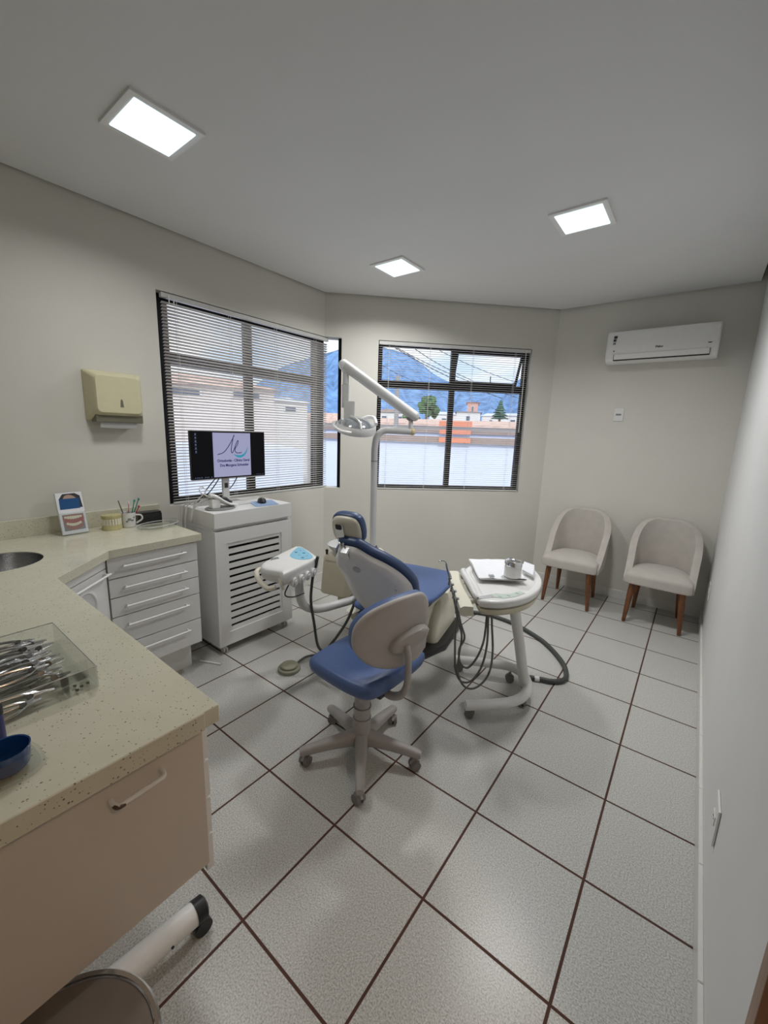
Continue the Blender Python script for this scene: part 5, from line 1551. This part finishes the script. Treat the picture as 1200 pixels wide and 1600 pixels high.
for nm, lab, cat_, mt_, dx, dy, ln, tx, ty, head in (('steel_instrument', 'dark steel instrument standing at the left in the mug', 'instrument', 'dark_steel', -0.004, -0.018, 0.17, 0.0, -0.030, 0),
        ('toothbrush', 'pink toothbrush standing in the middle of the mug', 'toothbrush', 'pink', 0.004, 0.000, 0.155, -0.008, 0.008, 1),
        ('toothbrush', 'dark green toothbrush standing in the mug, second from the right', 'toothbrush', 'green', 0.010, 0.006, 0.165, 0.004, 0.030, 1),
        ('toothbrush', 'green toothbrush leaning furthest to the right in the mug', 'toothbrush', 'green', 0.002, 0.014, 0.170, 0.000, 0.052, 1),
        ('red_pen', 'short red tipped pen leaning at the right rim of the mug', 'pen', 'red', 0.012, 0.016, 0.125, 0.010, 0.040, 0)):
    p0 = Vector((mc[0] + dx * 0.5, mc[1] + dy * 0.5, WT + 0.012)); p1 = Vector((mc[0] + dx + tx, mc[1] + dy + ty, WT + ln))
    b = B(); b.tube([p0, (p0 + p1) / 2, p1], [0.003, 0.0035, 0.003], n=8, smooth=3)
    o = b.build(nm, M[mt_], None); tag(o, lab, cat_)
    if head:
        b = B(); d_ = (p1 - p0).normalized(); b.M = frame(p1, (0, 1, 0), (1, 0, 0)); b.M.translation = p1
        b.box(-0.005, 0.005, -0.004, 0.004, -0.004, 0.010, 0.001, 1); ob = b.build('brush_head', M['off_white'] if mt_ == 'pink' else M[mt_], o)
    elif mt_ == 'red':
        b = B(); b.sphere(p1, 0.0075, 12); b.build('pen_cap', M['red'], o)
t = thing('black_box', 'black rectangular box on the worktop between mug and window', 'box', (-2.672, 0.575, WT))
b = B(); b.prism([(-2.668, 0.505), (-2.661, 0.648), (-2.730, 0.652), (-2.737, 0.509)], WT + 0.0005, WT + 0.066, 0.003); b.build('box_body', M['black'], t)
b = B(); b.prism([(-2.669, 0.507), (-2.663, 0.646), (-2.728, 0.650), (-2.735, 0.511)], WT + 0.0665, WT + 0.076, 0.002); b.build('box_lid', M['black'], t)
t = thing('clear_dish', 'oval clear plastic dish in front of the black box', 'dish', (-2.535, 0.565, WT))
b = B()
def ov(kx, ky, z): return [(-2.535 + kx * math.cos(2 * PI * i / 48) - 0.10 * ky * math.sin(2 * PI * i / 48), 0.565 + ky * math.sin(2 * PI * i / 48), WT + z) for i in range(48)]
b.ring_loft([ov(0.055, 0.100, 0.0006), ov(0.070, 0.118, 0.004), ov(0.080, 0.128, 0.022), ov(0.077, 0.125, 0.0225), ov(0.068, 0.115, 0.006), ov(0.053, 0.098, 0.003)])
b.build('dish_body', M['acrylic'], t)
b = B(); b.tube([Vector(p) for p in ov(0.079, 0.127, 0.0225)[::4]], 0.0022, n=8, smooth=3, closed=True); b.build('dish_rim', M['light_grey'], t)
# thin white rod on the floor by the drawer cabinet
b = B(); b.tube([(-2.300, 0.665, 0.006), (-2.16, 0.730, 0.006)], 0.006, n=8, smooth=0)
o = b.build('floor_rod', M['white_metal'], None); tag(o, 'thin white rod on the floor between drawer cabinet and ventilated cart', 'rod')

# ------------------------------------------------------------------ clear tray with pliers at the near end of the worktop
AZ = WT + 0.001
t = thing('instrument_box', 'clear acrylic box full of steel pliers on the near worktop', 'box', (-1.15, -0.38, WT))
def wallbox(b, x0, x1, y0, y1, z0=AZ, z1=AZ + 0.056): b.box(x0, x1, y0, y1, z0, z1)
b = B(); wallbox(b, -1.320, -0.980, -0.56, -0.262, AZ, AZ + 0.003); b.build('floor_panel', M['acrylic'], t)
for nm, q in (('side_panel', (-1.320, -0.980, -0.265, -0.262)), ('side_panel', (-1.320, -0.980, -0.563, -0.560)), ('end_panel', (-1.323, -1.320, -0.563, -0.262)), ('end_panel', (-0.980, -0.977, -0.563, -0.262)), ('divider', (-1.040, -1.037, -0.560, -0.265)), ('divider', (-1.037, -0.980, -0.322, -0.319))):
    b = B(); wallbox(b, *q, AZ + 0.003, AZ + (0.058 if nm != 'divider' else 0.052)); b.build(nm, M['acrylic'], t)
b = B(); b.tube([(-1.3215, -0.5615, AZ + 0.058), (-0.9785, -0.5615, AZ + 0.058), (-0.9785, -0.2635, AZ + 0.058), (-1.3215, -0.2635, AZ + 0.058)], 0.0014, n=6, smooth=0, closed=True); b.build('rim', M['light_grey'], t)

def plier(loc, rz, label, group, tilt=0.0, k=1.0, mt='steel'):
    """built in its own frame: jaws towards +y, two curved handles towards -y"""
    r = thing('plier', label, 'pliers', (0, 0, 0), 0, group, local=True)
    for s_ in (-1, 1):
        b = B(); b.tube([(s_ * 0.003, 0.006, 0), (s_ * 0.011, -0.012, 0), (s_ * 0.014, -0.045, 0), (s_ * 0.010, -0.085, 0), (s_ * 0.007, -0.112, 0)], [0.0035, 0.0038, 0.0034, 0.0030, 0.0026], n=8, smooth=4)
        b.build('handle', M[mt], r)
        b = B(); b.tube([(s_ * -0.003, -0.004, 0), (s_ * -0.0022, 0.008, 0), (s_ * -0.0018, 0.024, 0), (s_ * -0.0012, 0.034, 0)], [0.0042, 0.0042, 0.0028, 0.0014], n=8, smooth=3)
        b.build('jaw', M[mt], r)
    b = B(); b.cyl((0, 0.0, -0.0052), (0, 0.0, 0.0052), 0.0065, n=14); b.build('pivot', M['dark_steel'], r)
    r.location = loc; r.rotation_euler = (tilt, 0, rz); r.scale = (k, k, k)
    return r
PL0 = plier((-1.290, -0.330, AZ + 0.020), 0.05, 'steel orthodontic plier lying in the clear acrylic box', 'pliers in the clear box')
rp_ = random.Random(11)
for k in range(1, 13):
    x = -1.290 + 0.0185 * k
    dup(PL0, (x, -0.315 - 0.010 * (k % 3) - 0.0010 * k, AZ + 0.020 + 0.0125 * (k % 2)), -0.10 + 0.22 * rp_.random())
for r_ in [o for o in COL.objects if o.name.startswith('plier')]:
    r_.rotation_euler[1] = math.radians(62)
for k in range(8):
    o = dup(PL0, (-1.275 + 0.026 * k, -0.350 - 0.012 * (k % 2), AZ + 0.046), -0.28 + 0.5 * rp_.random())
    o.rotation_euler[1] = math.radians(15 + 20 * (k % 3))
for k, (x, y, z, rz) in enumerate(((-1.020, -0.372, AZ + 0.018, -0.10), (-1.008, -0.385, AZ + 0.026, -0.02), (-0.998, -0.400, AZ + 0.017, 0.06))):
    o = dup(PL0, (x, y, z), rz, 'darker steel cutter in the narrow front compartment of the clear box', 'cutters in the front compartment')
    o.rotation_euler[1] = math.radians(35)
for k, (x, y) in enumerate(((-1.005, -0.290), (-0.995, -0.302), (-1.018, -0.300), (-1.010, -0.276))):
    b = B(); b.box(x - 0.004, x + 0.004, y - 0.003, y + 0.003, AZ + 0.0032, AZ + 0.0075, 0.001, 1); b.cyl((x, y, AZ + 0.007), (x + 0.006, y + 0.002, AZ + 0.010), 0.001, n=6)
    o = b.build('metal_bracket', M['dark_steel'], None); tag(o, 'tiny steel bracket in the corner compartment of the clear box', 'bracket', 'brackets in the clear box')

# blue bowl under a clear dome base, blue tube
t = thing('dappen_dish', 'blue bowl set in a clear base at the near worktop edge', 'bowl', (-0.822, -0.458, WT))
bc = (-0.822, -0.458)
b = B(); b.ring_loft([[(bc[0] + x * k, bc[1] + y * k, AZ + z) for x, y in rrect(-0.052, 0.052, -0.052, 0.052, 0.034, 6)] for z, k in ((0, 0.94), (0.004, 1.0), (0.008, 0.98), (0.022, 0.82), (0.036, 0.70), (0.036, 0.66), (0.020, 0.76), (0.006, 0.86))])
b.build('clear_base', M['acrylic'], t, ang=50)
b = B(); b.lathe([(0.001, 0.006), (0.028, 0.006), (0.033, 0.012), (0.0365, 0.044), (0.0365, 0.047), (0.0340, 0.046), (0.030, 0.014), (0.001, 0.011)], (bc[0], bc[1], AZ), 40)
b.build('blue_bowl', mat('deep_blue_plastic', (0.010, 0.060, 0.21), 0.15, var=0.08, coat=0.5), t)
t = thing('blue_tube', 'dark blue tube with a black cap at the left edge of the worktop', 'tube', (-0.935, -0.452, WT))
b = B(); b.cyl((-0.937, -0.452, AZ), (-0.937, -0.452, AZ + 0.056), 0.0125, n=20); b.build('tube_body', mat('dark_blue_tube', (0.03, 0.035, 0.16), 0.3), t)
b = B(); b.cyl((-0.937, -0.452, AZ + 0.0562), (-0.937, -0.452, AZ + 0.072), 0.0135, n=20); b.build('tube_cap', M['black'], t)

# ------------------------------------------------------------------ the town outside the windows
CAMP = Vector((0.10649, -0.55826, 1.52519))
GZ = -3.2
def polar(az, d, z=0.0):
    a = math.radians(az)
    return Vector((CAMP.x + math.sin(a) * d, CAMP.y + math.cos(a) * d, z))
def hz(tan, d): return CAMP.z + tan * d
b = B()
b.prism([tuple(polar(-100, 2600)[:2]), tuple(polar(-60, 2600)[:2]), tuple(polar(-20, 2600)[:2]), tuple(polar(20, 2600)[:2]), tuple(polar(60, 3.0)[:2]), tuple(polar(-120, 5.0)[:2])], GZ - 0.5, GZ)
o = b.build('street_ground', M['street'], None, smooth=False); o['kind'] = 'structure'
# mountains
RIDGE = [(-85, 0.08), (-75, 0.05), (-66, 0.05), (-60, 0.07), (-55, 0.09), (-51, 0.14), (-47, 0.165), (-44, 0.182), (-41, 0.193), (-38, 0.192), (-34.4, 0.177), (-32.3, 0.150), (-30.7, 0.130), (-29, 0.119), (-27, 0.106), (-24, 0.100), (-22, 0.106), (-20, 0.128), (-17, 0.150), (-10, 0.16), (0, 0.12)]
def ridge(az):
    for (a, va), (c, vc) in zip(RIDGE[:-1], RIDGE[1:]):
        if az <= c: return va + (vc - va) * (az - a) / (c - a)
    return RIDGE[-1][1]
def hill(name, d0, d1, a0, a1, fn, mt, label, amp, seed):
    b = B(); rn = random.Random(seed)
    NA, ND = 120, 12
    ph = [rn.uniform(0, 6.28) for _ in range(6)]
    g_ = []
    for i in range(NA + 1):
        az = a0 + (a1 - a0) * i / NA
        row = []
        for j in range(ND + 1):
            f = j / ND; d = d0 + (d1 - d0) * f
            top = hz(fn(az), d1)
            nz_ = amp * (math.sin(az * 1.9 + ph[0] + f * 5) + 0.6 * math.sin(az * 4.3 + ph[1] - f * 9) + 0.4 * math.sin(az * 9.1 + ph[2] + f * 13)) * math.sin(PI * f)
            nz_ += amp * 0.10 * math.sin(az * 21 + ph[3]) * f
            row.append(b.v(polar(az, d, GZ + (top - GZ) * (f ** 0.8) + nz_)))
        row.append(b.v(polar(az, d1 * 1.25, GZ)))
        g_.append(row)
    for i in range(NA):
        for j in range(ND + 1):
            b.face([g_[i][j], g_[i + 1][j], g_[i + 1][j + 1], g_[i][j + 1]])
    o = b.build(name, M[mt], None, ang=180); tag(o, label, 'mountain'); return o
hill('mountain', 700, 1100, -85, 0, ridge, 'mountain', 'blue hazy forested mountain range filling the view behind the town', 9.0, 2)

def block(b, az, d, w, dep, z0, z1, rot=0.0):
    c = polar(az, d); f = Vector((math.sin(math.radians(az + rot)), math.cos(math.radians(az + rot)), 0)); r = Vector((f.y, -f.x, 0))
    b.M = frame((c.x, c.y, 0), r, f); b.box(-w / 2, w / 2, 0, dep, z0, z1)
    return b.M.copy()
# neighbouring white wall with its ledges
t = thing('neighbour_wall', 'long pale lavender building wall right outside the mountain view window', 'building', polar(-30, 9.5, GZ))
b = B(); MW = block(b, -26, 9.0, 6.6, 2.5, GZ, hz(-0.021, 9.0)); b.build('wall', M['white_render'], t, smooth=False)
b = B(); block(b, -26, 8.9, 6.6, 2.6, hz(-0.021, 9.0), hz(-0.008, 9.0)); b.build('roof_edge', M['brown_rail'], t, smooth=False)
t2 = thing('warehouse', 'white warehouse with brown roof edge and orange stripe beyond the lavender wall', 'building', polar(-30, 13, GZ))
b = B(); block(b, -26, 13.0, 9.5, 2.5, GZ, hz(0.001, 13)); b.build('wall', M['white_render'], t2, smooth=False)
b = B(); block(b, -26, 12.9, 9.5, 2.6, hz(0.001, 13), hz(0.009, 13)); b.build('roof_edge', M['brown_rail'], t2, smooth=False)
b = B(); b.M = MW; 
p0 = polar(-29.5, 12.85); 
b = B(); block(b, -27.9, 12.80, 0.95, 0.06, hz(0.0, 12.8), hz(0.010, 12.8)); b.build('orange_stripe', M['orange'], t2, smooth=False)
b = B(); block(b, -27.9, 8.84, 0.66, 0.05, hz(-0.020, 8.85), hz(-0.009, 8.85)); b.build('orange_stripe', M['orange'], t, smooth=False)
t3 = thing('tiled_house', 'low house with terracotta tile roof behind the warehouse', 'house', polar(-30, 18, GZ))
b = B(); block(b, -26, 18.0, 13, 4.0, GZ, hz(0.017, 18)); b.build('wall', M['pale_render'], t3, smooth=False)
b = B(); MB_ = block(B(), -26, 17.7, 13, 4.6, 0, 1)
b.M = MB_; b.ring_loft([[(-6.5, 0, hz(0.017, 18)), (-6.5, 4.6, hz(0.031, 22)), (-6.5, 4.6, hz(0.033, 22)), (-6.5, 0, hz(0.022, 18))], [(6.5, 0, hz(0.017, 18)), (6.5, 4.6, hz(0.031, 22)), (6.5, 4.6, hz(0.033, 22)), (6.5, 0, hz(0.022, 18))]])
b.build('tile_roof', M['terracotta'], t3, smooth=False)
b = B(); block(b, -27.9, 17.55, 1.35, 0.1, hz(0.018, 17.6), hz(0.030, 17.6)); b.build('orange_stripe', M['orange'], t3, smooth=False)

def house(az, d, w, z1, mt, label, roof='terracotta', rt_=0.012, wins=2, dep=5, z0=GZ):
    h_ = thing('house', label, 'house', polar(az, d, GZ))
    top = hz(z1, d)
    b = B(); Mh = block(b, az, d, w, dep, z0, top); b.build('wall', M[mt], h_, smooth=False)
    rh = rt_ * d
    b = B(); b.M = Mh
    b.ring_loft([[(-w / 2 - .2, -.2, top), (w / 2 + .2, -.2, top), (w / 2 + .2, dep + .2, top), (-w / 2 - .2, dep + .2, top)], [(-w / 2 * .5, dep * .45, top + rh), (w / 2 * .5, dep * .45, top + rh), (w / 2 * .5, dep * .55, top + rh), (-w / 2 * .5, dep * .55, top + rh)]])
    b.build('roof', M[roof], h_, smooth=False)
    for k in range(wins):
        x = -w / 2 + w * (k + 0.5) / wins
        b = B(); b.M = Mh; b.box(x - w * 0.09, x + w * 0.09, -0.05, 0.05, top - 0.036 * d * 0.62, top - 0.036 * d * 0.22)
        f_ = b.build('window', M['white_metal'], h_, smooth=False)
        b = B(); b.M = Mh; b.box(x - w * 0.075, x + w * 0.075, -0.07, -0.05, top - 0.036 * d * 0.58, top - 0.036 * d * 0.26); b.build('pane', M['pane_dark'], f_, smooth=False)
house(-36.6, 40, 3.0, 0.046, 'pale_render', 'small white house left of the green tree', 'brown_rail', 0.010)
house(-29.5, 52, 3.6, 0.045, 'pale_render', 'white house with pale roof just right of the green tree', 'white_render', 0.008, 1)
house(-26.3, 40, 2.2, 0.052, 'pale_render', 'white house with one window below the pink tower', 'brown_rail', 0.004, 1)
house(-25.8, 50, 1.2, 0.074, 'pink_render', 'pink tower house rising over the roofs', 'pink_render', 0.004, 1)
house(-23.3, 58, 2.4, 0.044, 'pale_render', 'white house left of the dark conifer', 'white_render', 0.008, 1)
house(-20.5, 40, 2.6, 0.046, 'pale_render', 'white house right of the dark conifer', 'white_render', 0.008, 1)
house(-15.8, 66, 3.2, 0.050, 'pale_render', 'white house with terracotta roof at the right window edge', 'terracotta', 0.012, 1)
house(-63.0, 16, 6.0, 0.085, 'beige_render', 'beige house with tiled roof behind the half closed blind', 'terracotta', 0.035, 3)
house(-52.5, 26, 4.0, 0.060, 'pale_render', 'pale house behind the middle of the half closed blind', 'white_render', 0.015, 2)
house(-45.5, 30, 4.6, 0.022, 'pale_render', 'white house seen at the corner strip of the wide window', 'terracotta', 0.02, 1)
b = B(); block(b, -64, 8.0, 4.4, 3, GZ, hz(-0.045, 9.0)); o = b.build('low_annex', M['white_render'], None, smooth=False); tag(o, 'low white annex roof below the half closed blind', 'building')

def crown(az, d, tan0, tan1, w, label, mt='foliage', cone=False, seed=1):
    t_ = thing('tree', label, 'tree', polar(az, d, GZ))
    c = polar(az, d); z0 = hz(tan0, d); z1 = hz(tan1, d); rn = random.Random(seed)
    b = B(); b.cyl((c.x, c.y, GZ), (c.x, c.y, z0 + (z1 - z0) * 0.4), 0.16, 0.10, 8); b.build('trunk', M['door_wood'], t_)
    b = B()
    if cone:
        for k in range(6):
            f = k / 6; r = w * (1 - f) * 0.5 + 0.08; z = z0 + (z1 - z0) * f
            n_ = 14
            rings = []
            for rr, zz in ((r, z), (r * 0.45, z + (z1 - z0) * 0.15), (0.02, z + (z1 - z0) * 0.22)):
                rings.append([(c.x + rr * math.cos(2 * PI * i / n_) * rn.uniform(0.75, 1.1), c.y + rr * math.sin(2 * PI * i / n_) * rn.uniform(0.75, 1.1), zz + rn.uniform(-0.05, 0.05)) for i in range(n_)])
            b.ring_loft(rings)
    else:
        for k in range(26):
            a_ = rn.uniform(0, 2 * PI); q = rn.uniform(0, 1) ** 0.5; u = rn.uniform(0, 1)
            rr = w * 0.5 * q * (1 - 0.5 * u)
            b.sphere((c.x + rr * math.cos(a_), c.y + rr * math.sin(a_), z0 + (z1 - z0) * (0.1 + 0.75 * u)), (z1 - z0) * rn.uniform(0.16, 0.26), 8)
        for v_ in b.bm.verts: v_.co += Vector((rn.uniform(-.06, .06), rn.uniform(-.06, .06), rn.uniform(-.06, .06)))
    b.build('crown', M[mt], t_, ang=20)
crown(-31.9, 34, 0.040, 0.085, 2.3, 'rounded green tree behind the left pane of the mountain view window', seed=4)
crown(-22.2, 36, 0.038, 0.078, 1.5, 'dark conifer behind the right pane of the mountain view window', 'conifer', True, 6)
crown(-34.0, 36, 0.030, 0.050, 1.6, 'low green bush tree left of the rounded tree', seed=9)
b = B(); p = polar(-36.0, 16.5); b.cyl((p.x, p.y, GZ), (p.x, p.y, hz(0.130, 16.5)), 0.10, 0.085, 12)
o = b.build('utility_pole', M['concrete'], None); tag(o, 'grey concrete utility pole at the left of the mountain view window', 'pole')
for k, (a0, t0, a1, t1, r) in enumerate(((-40, 0.225, -22, 0.083, 0.011), (-39, 0.215, -20, 0.085, 0.009), (-38, 0.240, -26, 0.122, 0.010), (-36, 0.235, -18, 0.105, 0.008), (-39.5, 0.165, -30, 0.105, 0.007))):
    pts = []
    for i in range(9):
        f = i / 8; az = a0 + (a1 - a0) * f; pts.append(polar(az, 9.5 + 5 * f, hz(t0 + (t1 - t0) * f - 0.010 * math.sin(PI * f), 9.5 + 5 * f)))
    b = B(); b.tube(pts, r, n=6, smooth=3)
    o = b.build('power_cable', M['dark_rubber'], None); tag(o, 'dark overhead power cable crossing the sky outside the diagonal window', 'cable', 'power cables outside')
